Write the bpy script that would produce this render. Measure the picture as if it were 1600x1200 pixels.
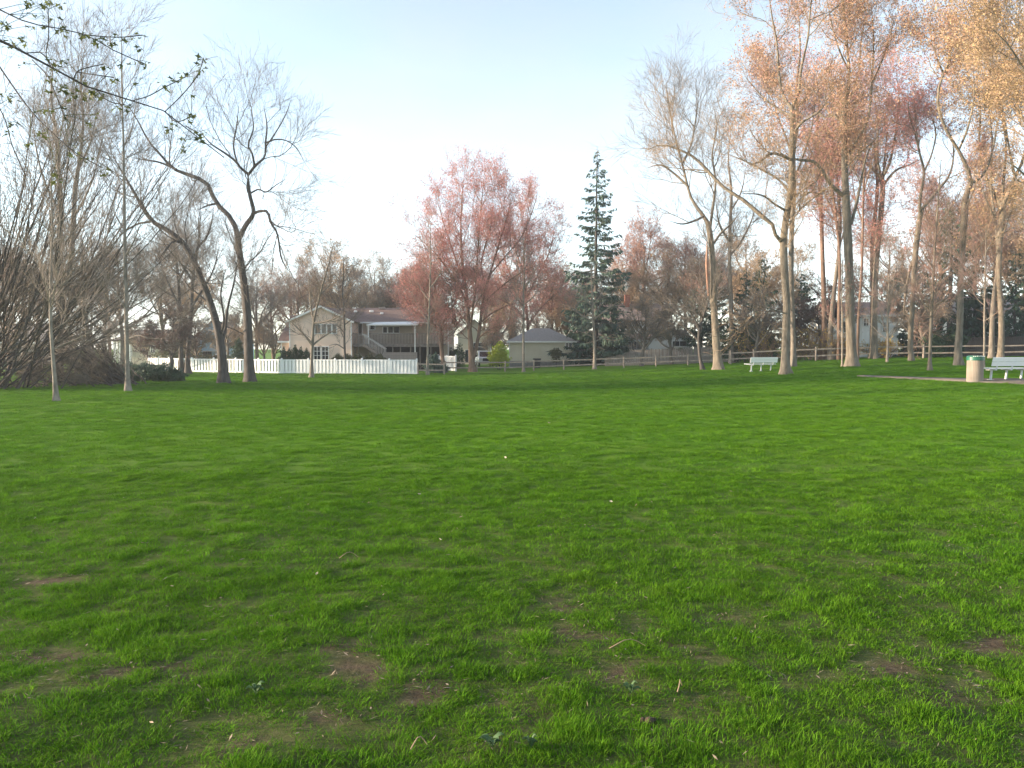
import bpy, math, random
import numpy as np
from mathutils import Vector, Matrix

# ------------------------------------------------------------------ clear
for o in list(bpy.data.objects):
    bpy.data.objects.remove(o, do_unlink=True)
SC = bpy.context.scene
COL = SC.collection
R = math.radians

# ------------------------------------------------------------------ camera, sky, sun, exposure
EYE = 1.6
FPX = 1200.0                       # focal length in pixels of the 1600 px wide photograph
PITCH = math.atan(55 / FPX)        # horizon at row 545
cam_d = bpy.data.cameras.new('camera')
cam_d.sensor_width = 36.0
cam_d.lens = 36.0 * FPX / 1600.0
cam_d.clip_end = 6000
cam_d.clip_start = 0.05
cam = bpy.data.objects.new('camera', cam_d)
COL.objects.link(cam)
cam.location = (0, 0, EYE)
cam.rotation_euler = (math.pi / 2 - PITCH, 0, 0)
SC.camera = cam

SUN_ELEV = R(9.0)
SUN_AZ = R(-93.0)                  # from +Y, negative = towards -X (left of the picture)
world = bpy.data.worlds.new('World')
SC.world = world
world.use_nodes = True
wn, wl = world.node_tree.nodes, world.node_tree.links
wn.clear()
w_out = wn.new('ShaderNodeOutputWorld')
w_bg = wn.new('ShaderNodeBackground')
w_sky = wn.new('ShaderNodeTexSky')
w_sky.sky_type = 'NISHITA'
w_sky.sun_disc = False
w_sky.sun_elevation = SUN_ELEV
w_sky.sun_rotation = SUN_AZ
w_sky.air_density = 1.0
w_sky.dust_density = 0.4
w_sky.ozone_density = 2.0
w_bg.inputs['Strength'].default_value = 0.15
# thin high cloud over the whole sky
w_tc = wn.new('ShaderNodeTexCoord')
w_map = wn.new('ShaderNodeMapping'); w_map.inputs['Scale'].default_value = (1.0, 1.0, 2.6)
w_noi = wn.new('ShaderNodeTexNoise'); w_noi.inputs['Scale'].default_value = 2.3
w_noi.inputs['Detail'].default_value = 6; w_noi.inputs['Roughness'].default_value = 0.5
w_rmp = wn.new('ShaderNodeMapRange')
w_rmp.inputs['From Min'].default_value = 0.42; w_rmp.inputs['From Max'].default_value = 0.72
w_rmp.inputs['To Min'].default_value = 0.52; w_rmp.inputs['To Max'].default_value = 0.85
w_bw = wn.new('ShaderNodeRGBToBW')
w_mul = wn.new('ShaderNodeMixRGB'); w_mul.blend_type = 'MULTIPLY'; w_mul.inputs[0].default_value = 1.0
w_mul.inputs[2].default_value = (.96, 1.06, 1.12, 1)
w_mix = wn.new('ShaderNodeMixRGB')
wl.new(w_tc.outputs['Generated'], w_map.inputs['Vector'])
wl.new(w_map.outputs['Vector'], w_noi.inputs['Vector'])
wl.new(w_noi.outputs['Fac'], w_rmp.inputs['Value'])
wl.new(w_sky.outputs['Color'], w_bw.inputs['Color'])
wl.new(w_bw.outputs['Val'], w_mul.inputs[1])
wl.new(w_rmp.outputs['Result'], w_mix.inputs[0])
wl.new(w_sky.outputs['Color'], w_mix.inputs[1])
wl.new(w_mul.outputs['Color'], w_mix.inputs[2])
wl.new(w_mix.outputs['Color'], w_bg.inputs['Color'])
wl.new(w_bg.outputs['Background'], w_out.inputs['Surface'])

sun_d = bpy.data.lights.new('sun', 'SUN')
sun_d.energy = 3.8
sun_d.angle = R(0.6)
sun_d.color = (1.0, 0.79, 0.56)
sun = bpy.data.objects.new('sun', sun_d)
COL.objects.link(sun)
_sd = Vector((math.sin(SUN_AZ) * math.cos(SUN_ELEV), math.cos(SUN_AZ) * math.cos(SUN_ELEV), math.sin(SUN_ELEV)))
sun.rotation_euler = _sd.to_track_quat('Z', 'Y').to_euler()
sun.location = (-60, 10, 40)

SC.view_settings.view_transform = 'Standard'
SC.view_settings.look = 'None'
SC.view_settings.exposure = 2.05
SC.view_settings.gamma = 1.0
SC.view_settings.use_curve_mapping = False
SC.cycles.use_denoising = True
SC.cycles.max_bounces = 5
SC.cycles.diffuse_bounces = 3
SC.cycles.transparent_max_bounces = 4

# ------------------------------------------------------------------ helpers: numbers
def smooth(a, b, x):
    t = np.clip((np.asarray(x, float) - a) / (b - a), 0, 1)
    return t * t * (3 - 2 * t)

_HN = np.random.default_rng(77).random((256, 256))
def vnoise(x, y):
    x = np.asarray(x, float); y = np.asarray(y, float)
    xi = np.floor(x).astype(int); yi = np.floor(y).astype(int)
    fx = x - xi; fy = y - yi
    fx = fx * fx * (3 - 2 * fx); fy = fy * fy * (3 - 2 * fy)
    g = lambda a, b: _HN[a % 256, b % 256]
    return (g(xi, yi) * (1 - fx) + g(xi + 1, yi) * fx) * (1 - fy) + (g(xi, yi + 1) * (1 - fx) + g(xi + 1, yi + 1) * fx) * fy
def fbm(x, y, o=4):
    s, a, n = 0, 1.0, 0
    for k in range(o):
        s = s + a * vnoise(x * 2 ** k + 13.7 * k, y * 2 ** k + 5.1 * k); n += a; a *= 0.5
    return s / n

def ground(x, y):
    x = np.asarray(x, float); y = np.asarray(y, float)
    h = np.interp(x, [-200, -5, 0, 14, 30, 45, 200], [-.5, -.5, -.45, .1, .75, .95, 1.0])
    z = h * smooth(10, 65, y) + 0.4 * np.exp(-((x - 20) / 10) ** 2 - ((y - 32) / 15) ** 2)
    near = np.exp(-np.clip(y, 0, None) / 14.0)
    z = z + (fbm(x * .9, y * .9, 4) - .5) * 0.10 * near + (vnoise(x * .07, y * .07) - .5) * .10
    return z - (vnoise(0., 0.) - .5) * .10

def at(px, py, Y):
    """the point at depth Y that the photograph shows at pixel (px, py)"""
    u = (px - 800) / FPX; v = (600 - py) / FPX
    c, s = math.cos(PITCH), math.sin(PITCH)
    dy = c + v * s; dz = -s + v * c
    k = Y / dy
    return np.array([u * k, Y, EYE + dz * k])

def depth_of(px, py):
    """depth at which the line of sight through a pixel meets the ground"""
    lo = 2.0
    for Y in np.arange(2.0, 140, .25):
        p = at(px, py, Y)
        if p[2] <= ground(p[0], p[1]):
            return float(Y)
    return 110.0
def foot(px, Y, sink=0.0):
    p = at(px, 545, Y); p[2] = float(ground(p[0], p[1])) - sink
    return p
def nrm(v):
    return v / np.maximum(np.linalg.norm(v, axis=-1, keepdims=True), 1e-9)

# ------------------------------------------------------------------ helpers: materials
MATS = {}
def mat(name, c1, c2=None, scale=6.0, rough=.8, bump=0.0, bscale=None, stretch=(1, 1, 1), spec=.3, transl=0.0, metal=0.0, detail=5, objrand=0.0, space='Object', lohi=(.35, .65)):
    if name in MATS: return MATS[name]
    m = bpy.data.materials.new(name); m.use_nodes = True
    nt = m.node_tree; n, l = nt.nodes, nt.links
    b = n['Principled BSDF']
    b.inputs['Roughness'].default_value = rough
    b.inputs['Specular IOR Level'].default_value = spec
    b.inputs['Metallic'].default_value = metal
    c2 = c2 or c1
    if space == 'World':
        g = n.new('ShaderNodeNewGeometry'); src = g.outputs['Position']
    else:
        g = n.new('ShaderNodeTexCoord'); src = g.outputs['Object']
    mp = n.new('ShaderNodeMapping'); mp.inputs['Scale'].default_value = stretch
    l.new(src, mp.inputs['Vector'])
    no = n.new('ShaderNodeTexNoise'); no.inputs['Scale'].default_value = scale; no.inputs['Detail'].default_value = detail
    no.inputs['Roughness'].default_value = .6
    l.new(mp.outputs['Vector'], no.inputs['Vector'])
    mr = n.new('ShaderNodeMapRange'); mr.inputs['From Min'].default_value = lohi[0]; mr.inputs['From Max'].default_value = lohi[1]
    l.new(no.outputs['Fac'], mr.inputs['Value'])
    mx = n.new('ShaderNodeMixRGB'); mx.inputs[1].default_value = (*c1, 1); mx.inputs[2].default_value = (*c2, 1)
    l.new(mr.outputs['Result'], mx.inputs[0])
    col = mx.outputs['Color']
    if objrand:
        oi = n.new('ShaderNodeObjectInfo'); hv = n.new('ShaderNodeHueSaturation')
        mr2 = n.new('ShaderNodeMapRange'); mr2.inputs['To Min'].default_value = 1 - objrand; mr2.inputs['To Max'].default_value = 1 + objrand
        l.new(oi.outputs['Random'], mr2.inputs['Value']); l.new(mr2.outputs['Result'], hv.inputs['Value'])
        l.new(col, hv.inputs['Color']); col = hv.outputs['Color']
    l.new(col, b.inputs['Base Color'])
    if bump:
        n2 = n.new('ShaderNodeTexNoise'); n2.inputs['Scale'].default_value = bscale or scale * 3; n2.inputs['Detail'].default_value = 6
        l.new(mp.outputs['Vector'], n2.inputs['Vector'])
        bp = n.new('ShaderNodeBump'); bp.inputs['Strength'].default_value = bump; bp.inputs['Distance'].default_value = .03
        l.new(n2.outputs['Fac'], bp.inputs['Height']); l.new(bp.outputs['Normal'], b.inputs['Normal'])
    if transl:
        tr = n.new('ShaderNodeBsdfTranslucent'); ms = n.new('ShaderNodeMixShader'); ms.inputs[0].default_value = transl
        l.new(col, tr.inputs['Color']); l.new(b.outputs[0], ms.inputs[1]); l.new(tr.outputs[0], ms.inputs[2])
        l.new(ms.outputs[0], n['Material Output'].inputs['Surface'])
    MATS[name] = m
    return m

BARK_GREY = mat('bark_grey', (.10, .085, .07), (.23, .20, .17), 6, .9, 1.0, 14, (1.5, 1.5, .3), lohi=(.3, .7))
BARK_DARK = mat('bark_dark', (.045, .040, .038), (.105, .094, .088), 6, .9, 1.0, 14, (1.5, 1.5, .3), lohi=(.3, .7))
BARK_PALE = mat('bark_pale', (.078, .066, .053), (.225, .192, .152), 4.5, .92, 1.0, 11, (1.6, 1.6, .35), lohi=(.3, .7))
BARK_SAP = mat('bark_sapling', (.13, .112, .095), (.27, .235, .20), 7, .9, .4, 16, (1, 1, .4))
BARK_RED = mat('bark_red', (.13, .085, .065), (.22, .15, .115), 5, .9, .5, 12, (1, 1, .3))
TWIG_GREY = mat('twig_grey', (.16, .14, .125), (.24, .21, .19), 2, .9)
TWIG_DARK = mat('twig_dark', (.10, .085, .075), (.16, .14, .12), 2, .9)
TWIG_RED = mat('twig_red', (.22, .14, .12), (.30, .20, .17), 2, .9)
TWIG_TAN = mat('twig_tan', (.24, .17, .11), (.33, .24, .16), 2, .9)
BUD_RED = mat('bud_red', (.46, .16, .16), (.60, .30, .28), 1.2, .8, transl=.45)
BUD_PINK = mat('bud_pink', (.40, .20, .165), (.54, .32, .25), 1.0, .8, transl=.45)
BUD_ORANGE = mat('bud_orange', (.42, .25, .16), (.54, .36, .24), .8, .8, transl=.3)
BUD_GOLD = mat('bud_gold', (.42, .29, .15), (.52, .38, .21), .8, .8, transl=.3)
BUD_TAN = mat('bud_tan', (.33, .23, .15), (.46, .34, .23), 1.0, .8, transl=.45)
BUD_DARK = mat('bud_dark', (.10, .055, .055), (.16, .10, .09), 1.0, .8, transl=.2)
NEEDLE = mat('needle', (.028, .058, .038), (.055, .10, .06), 1.0, .7, transl=.15)
NEEDLE_B = mat('needle_blue', (.045, .082, .066), (.08, .13, .10), 1.0, .7, transl=.15)
LEAF_DK = mat('leaf_dark', (.025, .055, .028), (.045, .085, .04), 2, .6, transl=.15)
LEAF_OLIVE = mat('leaf_olive', (.075, .085, .038), (.12, .12, .06), 2, .7, transl=.2)
LEAF_LIME = mat('leaf_lime', (.30, .38, .03), (.46, .52, .05), 2, .6, transl=.3)
LEAF_YOUNG = mat('leaf_young', (.06, .075, .035), (.13, .15, .05), 1.5, .6, transl=.4)
FORSY = mat('forsythia', (.42, .29, .03), (.55, .40, .05), 2, .7, transl=.3)

# ------------------------------------------------------------------ helpers: meshes and objects
def mesh_np(name, V, quads=None, tris=None, m=None, smooth_sh=False):
    me = bpy.data.meshes.new(name)
    V = np.asarray(V, np.float32).reshape(-1, 3)
    nq = 0 if quads is None else len(quads); nt = 0 if tris is None else len(tris)
    li = []
    if nq: li.append(np.asarray(quads, np.int32).reshape(-1))
    if nt: li.append(np.asarray(tris, np.int32).reshape(-1))
    li = np.concatenate(li) if li else np.zeros(0, np.int32)
    starts = np.concatenate([np.arange(nq) * 4, nq * 4 + np.arange(nt) * 3]).astype(np.int32)
    me.vertices.add(len(V)); me.vertices.foreach_set('co', V.reshape(-1))
    me.loops.add(len(li)); me.loops.foreach_set('vertex_index', li)
    me.polygons.add(nq + nt); me.polygons.foreach_set('loop_start', starts)
    if smooth_sh:
        me.polygons.foreach_set('use_smooth', np.ones(nq + nt, bool))
    if m: me.materials.append(m)
    me.update(calc_edges=True)
    return me

def link(name, me, parent=None, loc=None):
    o = bpy.data.objects.new(name, me); COL.objects.link(o)
    if parent: o.parent = parent
    if loc is not None: o.location = loc
    return o
def tag(o, label, cat, group=None, kind=None):
    o['label'] = label; o['category'] = cat
    if group: o['group'] = group
    if kind: o['kind'] = kind
    return o
def thing(name, label, cat, loc=(0, 0, 0), rz=0, group=None):
    o = bpy.data.objects.new(name, None); COL.objects.link(o)
    o.empty_display_size = .2
    o.location = [float(v) for v in loc]; o.rotation_euler = (0, 0, rz)
    return tag(o, label, cat, group)
def copy_thing(root, loc, rz=0, s=1.0, label=None, group=None, sz=None):
    r = root.copy(); COL.objects.link(r)
    r.location = [float(v) for v in loc]; r.rotation_euler = (0, 0, rz); r.scale = (s, s, sz or s)
    if label: r['label'] = label
    if group: r['group'] = group
    for ch in root.children:
        c = ch.copy(); COL.objects.link(c); c.parent = r
        for g in ch.children:
            d = g.copy(); COL.objects.link(d); d.parent = c
    return r

class MB:
    """collects boxes, prisms and tubes into one mesh"""
    def __init__(s): s.v = []; s.f = []
    def add(s, V, F):
        k = len(s.v); s.v += [tuple(float(a) for a in p) for p in V]; s.f += [tuple(i + k for i in f) for f in F]
    def box(s, x0, x1, y0, y1, z0, z1, M=None, bev=0.0):
        V = [(x, y, z) for z in (z0, z1) for y in (y0, y1) for x in (x0, x1)]
        if M is not None: V = [tuple(M @ Vector(p)) for p in V]
        s.add(V, [(0, 2, 3, 1), (4, 5, 7, 6), (0, 1, 5, 4), (2, 6, 7, 3), (0, 4, 6, 2), (1, 3, 7, 5)])
        return s
    def beam(s, a, b, w, h, up=(0, 0, 1)):
        a = Vector(a); b = Vector(b); d = (b - a).normalized(); u = Vector(up)
        r = d.cross(u)
        r = (r if r.length > 1e-4 else d.cross(Vector((0, 1, 0)))).normalized(); u = r.cross(d).normalized()
        V = [p + r * (sx * w / 2) + u * (sz * h / 2) for p in (a, b) for sx, sz in ((-1, -1), (1, -1), (1, 1), (-1, 1))]
        s.add(V, [(3, 2, 1, 0), (4, 5, 6, 7), (0, 1, 5, 4), (1, 2, 6, 5), (2, 3, 7, 6), (3, 0, 4, 7)])
        return s
    def slab(s, q, t):
        """a sheet over quad q (upper side), thickness t downwards along its normal"""
        q = [Vector(p) for p in q]; n = (q[1] - q[0]).cross(q[-1] - q[0]).normalized()
        if n.z < 0: n = -n
        lo = [p - n * t for p in q]; k = len(q)
        s.add(list(q) + lo, [tuple(range(k)), tuple(range(2 * k - 1, k - 1, -1))] + [(i, k + i, k + (i + 1) % k, (i + 1) % k) for i in range(k)])
        return s
    def prism(s, poly, y0, y1, axis='y'):
        """polygon in (x,z) carried along y (or in (y,z) along x)"""
        k = len(poly)
        f = (lambda a, b, c: (a, c, b)) if axis == 'y' else (lambda a, b, c: (c, a, b))
        V = [f(a, b, y0) for a, b in poly] + [f(a, b, y1) for a, b in poly]
        s.add(V, [tuple(range(k)), tuple(range(2 * k - 1, k - 1, -1))] + [(i, k + i, k + (i + 1) % k, (i + 1) % k) for i in range(k)])
        return s
    def cyl(s, c, r0, r1, h, n=16, z0=0, axis='z'):
        cx, cy, cz = c
        V = []
        for (r, z) in ((r0, z0), (r1, z0 + h)):
            for i in range(n):
                a = 2 * math.pi * i / n; p, q = r * math.cos(a), r * math.sin(a)
                V.append((cx + p, cy + q, cz + z) if axis == 'z' else ((cx + z, cy + p, cz + q) if axis == 'x' else (cx + p, cy + z, cz + q)))
        s.add(V, [tuple(range(n - 1, -1, -1)), tuple(range(n, 2 * n))] + [(i, (i + 1) % n, n + (i + 1) % n, n + i) for i in range(n)])
        return s
    def mesh(s, name, m, smooth_sh=False):
        me = bpy.data.meshes.new(name); me.from_pydata(s.v, [], s.f)
        if m: me.materials.append(m)
        if smooth_sh: me.polygons.foreach_set('use_smooth', np.ones(len(me.polygons), bool))
        me.update(); return me
    def build(s, name, m, parent=None, bevel=0.0, smooth_sh=False):
        o = link(name, s.mesh(name, m, smooth_sh), parent)
        if bevel:
            b = o.modifiers.new('bevel', 'BEVEL'); b.width = bevel; b.segments = 2; b.limit_method = 'ANGLE'
        return o

def tubes(P, Rr, S, rough=0.0, rng=None):
    """n polylines of K points with radii -> verts, quads"""
    n, K = P.shape[:2]
    T = np.empty_like(P); T[:, 1:-1] = P[:, 2:] - P[:, :-2]; T[:, 0] = P[:, 1] - P[:, 0]; T[:, -1] = P[:, -1] - P[:, -2]
    T = nrm(T)
    m = nrm(P[:, -1] - P[:, 0])
    ref = np.where(np.abs(m[:, 2:3]) > .75, np.array([[1., 0, 0]]), np.array([[0, 0, 1.]]))
    N = nrm(np.cross(T, ref[:, None, :])); B = np.cross(T, N)
    a = np.arange(S) * 2 * np.pi / S
    rr = Rr[:, :, None] * np.ones((1, 1, S))
    if rough and rng is not None:
        ph = rng.random((n, 1, 1)) * 6.28
        lob = np.sin(3 * a + ph) * .5 + np.sin(5 * a + 2 * ph) * .5
        kk = np.arange(K)[None, :, None]
        rr = rr * (1 + rough * lob + rough * .7 * (rng.random((n, K, S)) - .5))
    V = P[:, :, None, :] + rr[..., None] * (np.cos(a)[None, None, :, None] * N[:, :, None, :] + np.sin(a)[None, None, :, None] * B[:, :, None, :])
    idx = np.arange(n * K * S).reshape(n, K, S)
    j = (np.arange(S) + 1) % S
    q = np.stack([idx[:, :-1, :], idx[:, :-1][:, :, j], idx[:, 1:][:, :, j], idx[:, 1:, :]], -1).reshape(-1, 4)
    return V.reshape(-1, 3), q

def ribbons(P, Rr, rng):
    """the finest twigs, well under a pixel wide: one narrow strip each"""
    n, K = P.shape[:2]
    s = nrm(np.cross(nrm(P[:, -1] - P[:, 0]), rng.normal(size=(n, 3))))[:, None, :] * Rr[..., None] * 1.25
    V = np.stack([P - s, P + s], 2).reshape(-1, 3); idx = np.arange(n * K * 2).reshape(n, K, 2)
    return V, np.stack([idx[:, :-1, 0], idx[:, :-1, 1], idx[:, 1:, 1], idx[:, 1:, 0]], -1).reshape(-1, 4)

class Geo:
    def __init__(s): s.V = []; s.Q = []; s.T = []; s.n = 0
    def quads(s, V, Q):
        s.V.append(V); s.Q.append(Q + s.n); s.n += len(V)
    def tris(s, V, T):
        s.V.append(V); s.T.append(T + s.n); s.n += len(V)
    def mesh(s, name, m, org=(0, 0, 0), smooth_sh=True):
        V = np.concatenate(s.V) - np.asarray(org, float)
        return mesh_np(name, V, np.concatenate(s.Q) if s.Q else None, np.concatenate(s.T) if s.T else None, m, smooth_sh)

def leafquads(g, C, size, rng, aspect=.6, droop=0.0, normal_up=0.0):
    """small leaf-like diamonds at the centres C"""
    n = len(C)
    if n == 0: return
    u = nrm(rng.normal(size=(n, 3)) - np.array([0, 0, droop])); w = nrm(np.cross(u, rng.normal(size=(n, 3)) + np.array([0, 0, normal_up])))
    L = (size * (.6 + .8 * rng.random((n, 1)))) if np.isscalar(size) else size[:, None]
    V = np.stack([C - u * L * .5, C + w * L * aspect * .5, C + u * L * .5, C - w * L * aspect * .5], 1).reshape(-1, 3)
    g.quads(V, np.arange(n * 4).reshape(-1, 4))

def budtris(g, C, size, rng, aspect=.8):
    n = len(C)
    if n == 0: return
    u = nrm(rng.normal(size=(n, 3))); w = nrm(np.cross(u, rng.normal(size=(n, 3)))); L = size * (.6 + .8 * rng.random((n, 1)))
    g.tris(np.stack([C - u * L * .5, C + u * L * .35 + w * L * aspect * .55, C + u * L * .35 - w * L * aspect * .55], 1).reshape(-1, 3), np.arange(n * 3).reshape(-1, 3))

# ------------------------------------------------------------------ trees
def resample(pts, K):
    """Catmull-Rom through pts (m,4: xyz r) -> K samples"""
    p = np.asarray(pts, float)
    if len(p) == 2: t = np.linspace(0, 1, K)[:, None]; return p[0] * (1 - t) + p[1] * t
    e = np.vstack([2 * p[0] - p[1], p, 2 * p[-1] - p[-2]])
    d = np.concatenate([[0], np.cumsum(np.linalg.norm(np.diff(p[:, :3], axis=0), axis=1))]); d /= d[-1]
    s = np.linspace(0, 1, K); out = []
    for v in s:
        i = min(np.searchsorted(d, v, 'right') - 1, len(p) - 2); t = (v - d[i]) / max(d[i + 1] - d[i], 1e-9)
        a, b, c, q = e[i], e[i + 1], e[i + 2], e[i + 3]
        o = .5 * ((2 * b) + (c - a) * t + (2 * a - 5 * b + 4 * c - q) * t * t + (3 * b - a - 3 * c + q) * t ** 3)
        o[3] = b[3] * (1 - t) + c[3] * t
        out.append(o)
    return np.array(out)

def grow(rng, P, Rr, N, L, ang, t0=.15, up=.1, wig=.18, K=6, rr=.6, rl=.012, rtip=.004, tb=1.0, shrink=.45, wl_=1.0, pull=None):
    n, Kp = P.shape[:2]
    sl = np.linalg.norm(np.diff(P, axis=1), axis=2).sum(1)
    w = sl ** wl_; i = rng.choice(n, N, p=w / w.sum())
    t = t0 + (1 - t0) * rng.random(N) ** tb
    f = np.minimum(t * (Kp - 1), Kp - 1.001); k = f.astype(int); fr = (f - k)[:, None]
    pos = P[i, k] * (1 - fr) + P[i, k + 1] * fr
    r = Rr[i, k] * (1 - fr[:, 0]) + Rr[i, k + 1] * fr[:, 0]
    T = nrm(P[i, k + 1] - P[i, k])
    pv = rng.normal(size=(N, 3)); pv = nrm(pv - (pv * T).sum(1, keepdims=True) * T)
    a = np.radians(rng.uniform(*ang, size=(N, 1)))
    d = np.cos(a) * T + np.sin(a) * pv
    ln = rng.uniform(*L, size=N) * (1 - shrink * t)
    ln = np.minimum(ln, np.maximum(sl[i] * .95, L[0] * .5))
    r0 = np.minimum(np.maximum(r * rr, rtip), rl * ln + rtip)
    Q = np.empty((N, K, 3)); Q[:, 0] = pos
    for j in range(1, K):
        d = nrm(d + wig * rng.normal(size=(N, 3)) + np.array([0, 0, up]) + (0 if pull is None else np.asarray(pull)))
        Q[:, j] = Q[:, j - 1] + d * (ln / (K - 1))[:, None]
    s = np.linspace(0, 1, K)[None]
    R2 = (r0[:, None] - rtip) * (1 - s) ** .85 + rtip
    return Q, R2

def stack(limbs, K=14):
    A = np.array([resample(l, K) for l in limbs])
    return A[..., :3], A[..., 3]

def flare(A, amount=.16, h=.7):
    """widen a trunk towards the ground"""
    z = A[:, 2] - A[0, 2]
    A = A.copy(); A[:, 3] *= 1 + amount * np.exp(-z / h * 2.2)
    return A

def tree(name, label, limbs, levels, bark, twig, seed, buds=None, group=None, cat='tree', trunk_sides=12, flr=.16, sink=.12, budgroup=None, extra=None, loc=None):
    """limbs: list of arrays (m,4) in world space, first is the trunk from its foot"""
    rng = np.random.default_rng(seed)
    base = np.array(limbs[0][0][:3], float)
    org = base.copy()
    limbs = [np.array(l_, float) for l_ in limbs]
    for l_ in limbs:
        if l_[-1, 3] < .075 or l_ is not limbs[0]: l_[-1, 3] = min(l_[-1, 3], .010)
    g = Geo()
    tr = resample(limbs[0], 26); tr[0, 2] -= sink; tr = flare(tr, flr)
    lo = [tr[0] * (1 - f) + tr[1] * f for f in (0, .2, .4, .7)]; tr = np.vstack([lo, tr[1:]])
    V, q = tubes(tr[None, :, :3], tr[None, :, 3], trunk_sides, .07, rng)
    V = V.reshape(len(tr), trunk_sides, 3); th = np.arange(trunk_sides) * 2 * np.pi / trunk_sides; zz = (tr[:, 2] - tr[0, 2])[:, None]
    lob = np.clip(np.cos(3 * th + rng.random() * 6), 0, 1) + .8 * np.clip(np.cos(5 * th + rng.random() * 6), 0, 1)
    V = tr[:, None, :3] + (V - tr[:, None, :3]) * (1 + .26 * lob[None, :] * np.exp(-np.maximum(zz - sink, 0) / .22))[..., None]
    g.quads(V.reshape(-1, 3), q)
    if len(limbs) > 1:
        LP, LR = stack(limbs[1:], 16)
        V, q = tubes(LP, LR, 8, .05, rng); g.quads(V, q)
        TP = resample(limbs[0], 16)
        P = np.concatenate([TP[None, :, :3], LP]); Rr = np.concatenate([TP[None, :, 3], LR])
    else:
        TP = resample(limbs[0], 16); P = TP[None, :, :3]; Rr = TP[None, :, 3]
    root = thing(name, label, cat, org if loc is None else loc, 0, group)
    c = Geo(); allP, allR = P, Rr
    lastP = P
    for li, lv in enumerate(levels):
        lv = dict(lv); S = lv.pop('S', 3); both = lv.pop('both', False); tk = lv.pop('trunk', False)
        src = (P, Rr)
        Q, R2 = grow(rng, P, Rr, **lv)
        V, q = ribbons(Q, R2, rng) if S == 1 else tubes(Q, R2, S)
        (g if tk else c).quads(V, q)
        if both and Q.shape[1] == P.shape[1]:
            P, Rr = np.concatenate([P, Q]), np.concatenate([Rr, R2])
        else:
            P, Rr = Q, R2
        lastP = Q
    link('trunk', g.mesh('trunk', bark, org), root)
    cr = link('crown', c.mesh('crown', twig, org), root)
    if buds:
        if isinstance(buds, dict): buds = [buds]
        for bd in buds:
            N, size, m = bd['N'], bd['size'], bd['m']
            i = rng.integers(0, len(lastP), N)
            t = rng.random(N) * .75 + .25; f = np.minimum(t * (lastP.shape[1] - 1), lastP.shape[1] - 1.001); k = f.astype(int); fr = (f - k)[:, None]
            C = lastP[i, k] * (1 - fr) + lastP[i, k + 1] * fr + rng.normal(size=(N, 3)) * bd.get('spread', .05)
            if 'keep' in bd:
                C = C[bd['keep'](C, rng)]
            b = Geo(); budtris(b, C, size, rng, bd.get('aspect', .9))
            bo = link('buds', b.mesh('buds', m, org, False), cr); bo['kind'] = 'stuff'
    return root

WID = .82
def px_limb(pts, Y, dy=0.0):
    """limb traced in photograph pixels: (px, py, width in px[, extra depth]) at depth Y"""
    out = []
    for p in pts:
        d = Y + (p[3] if len(p) > 3 else 0) + dy
        q = at(p[0], p[1], d); out.append([*q, max(p[2] * WID * d / FPX / 2, .006)])
    return np.array(out)
def px_trunk(pts, Y):
    a = px_limb(pts, Y)
    a[0, 2] = float(ground(a[0, 0], a[0, 1])); a[0, 1] = Y
    return a

# ------------------------------------------------------------------ the lawn
BARE = []      # bare earth spots: x, y, rx, ry, strength
for (px, py, rx, ry, st) in [(60, 925, .35, .30, .9), (75, 1035, .55, .38, 1.0), (190, 1075, .30, .22, .8), (270, 1085, .26, .22, .9), (520, 1028, .34, .22, 1.0),
                             (570, 1072, .30, .24, 1.0), (475, 1140, .30, .20, 1.0), (340, 1140, .22, .20, .8), (370, 1180, .2, .12, .8), (660, 1095, .28, .26, .8), (800, 1120, .2, .2, .7),
                             (870, 958, .34, .3, .7), (915, 1002, .30, .28, .8), (1030, 1022, .28, .2, .9), (1150, 975, .35, .3, .8), (1330, 790, .8, .6, .5),
                             (1420, 1060, .34, .24, .9), (1540, 1030, .45, .30, 1.0), (1430, 1118, .34, .16, .9), (1240, 1055, .2, .14, .8), (960, 1060, .28, .2, .8),
                             (1100, 1110, .2, .14, .7), (820, 1170, .28, .14, .9), (1390, 910, .45, .35, .7), (1180, 1165, .22, .1, .6), (290, 735, 1.2, .9, .35), (1290, 730, 1.2, .8, .5),
                             (700, 1180, .2, .1, .8), (1500, 1100, .3, .18, .7), (150, 1120, .25, .15, .7)]:
    Y = depth_of(px, py); p = at(px, py, Y); BARE.append((p[0], p[1], rx * .74, ry * .62, st))
def bare(x, y):
    x = np.asarray(x, float); y = np.asarray(y, float)
    b = np.zeros_like(x)
    wx = x + (fbm(x * 4.1, y * 4.1, 4) - .5) * .6; wy = y + (fbm(x * 4.1 + 40, y * 4.1 + 9, 4) - .5) * .6
    for (cx, cy, rx, ry, st) in BARE:
        d = ((wx - cx) / rx) ** 2 + ((wy - cy) / ry) ** 2
        b = np.maximum(b, st * np.exp(-d * 1.1))
    n = fbm(x * 2.3 + 3, y * 2.3 + 8, 4)
    b = np.maximum(b, smooth(.62, .78, n) * .5 * (1 - smooth(5.5, 11, y)))
    return np.clip(b, 0, 1)

PATH_PX = [(1760, 602), (1600, 597), (1500, 594.5), (1400, 590.5), (1345, 588.2)]
PATH = []
for (px, py) in PATH_PX:
    Y = depth_of(px, py); p = at(px, py, Y); PATH.append((p[0], p[1]))
PATH = np.array(PATH)
def path_dist(x, y):
    x = np.asarray(x, float); y = np.asarray(y, float); best = np.full(x.shape, 1e9)
    for a, b in zip(PATH[:-1], PATH[1:]):
        d = b - a; t = np.clip(((x - a[0]) * d[0] + (y - a[1]) * d[1]) / (d @ d), 0, 1)
        best = np.minimum(best, np.hypot(x - a[0] - t * d[0], y - a[1] - t * d[1]))
    return best

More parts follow.
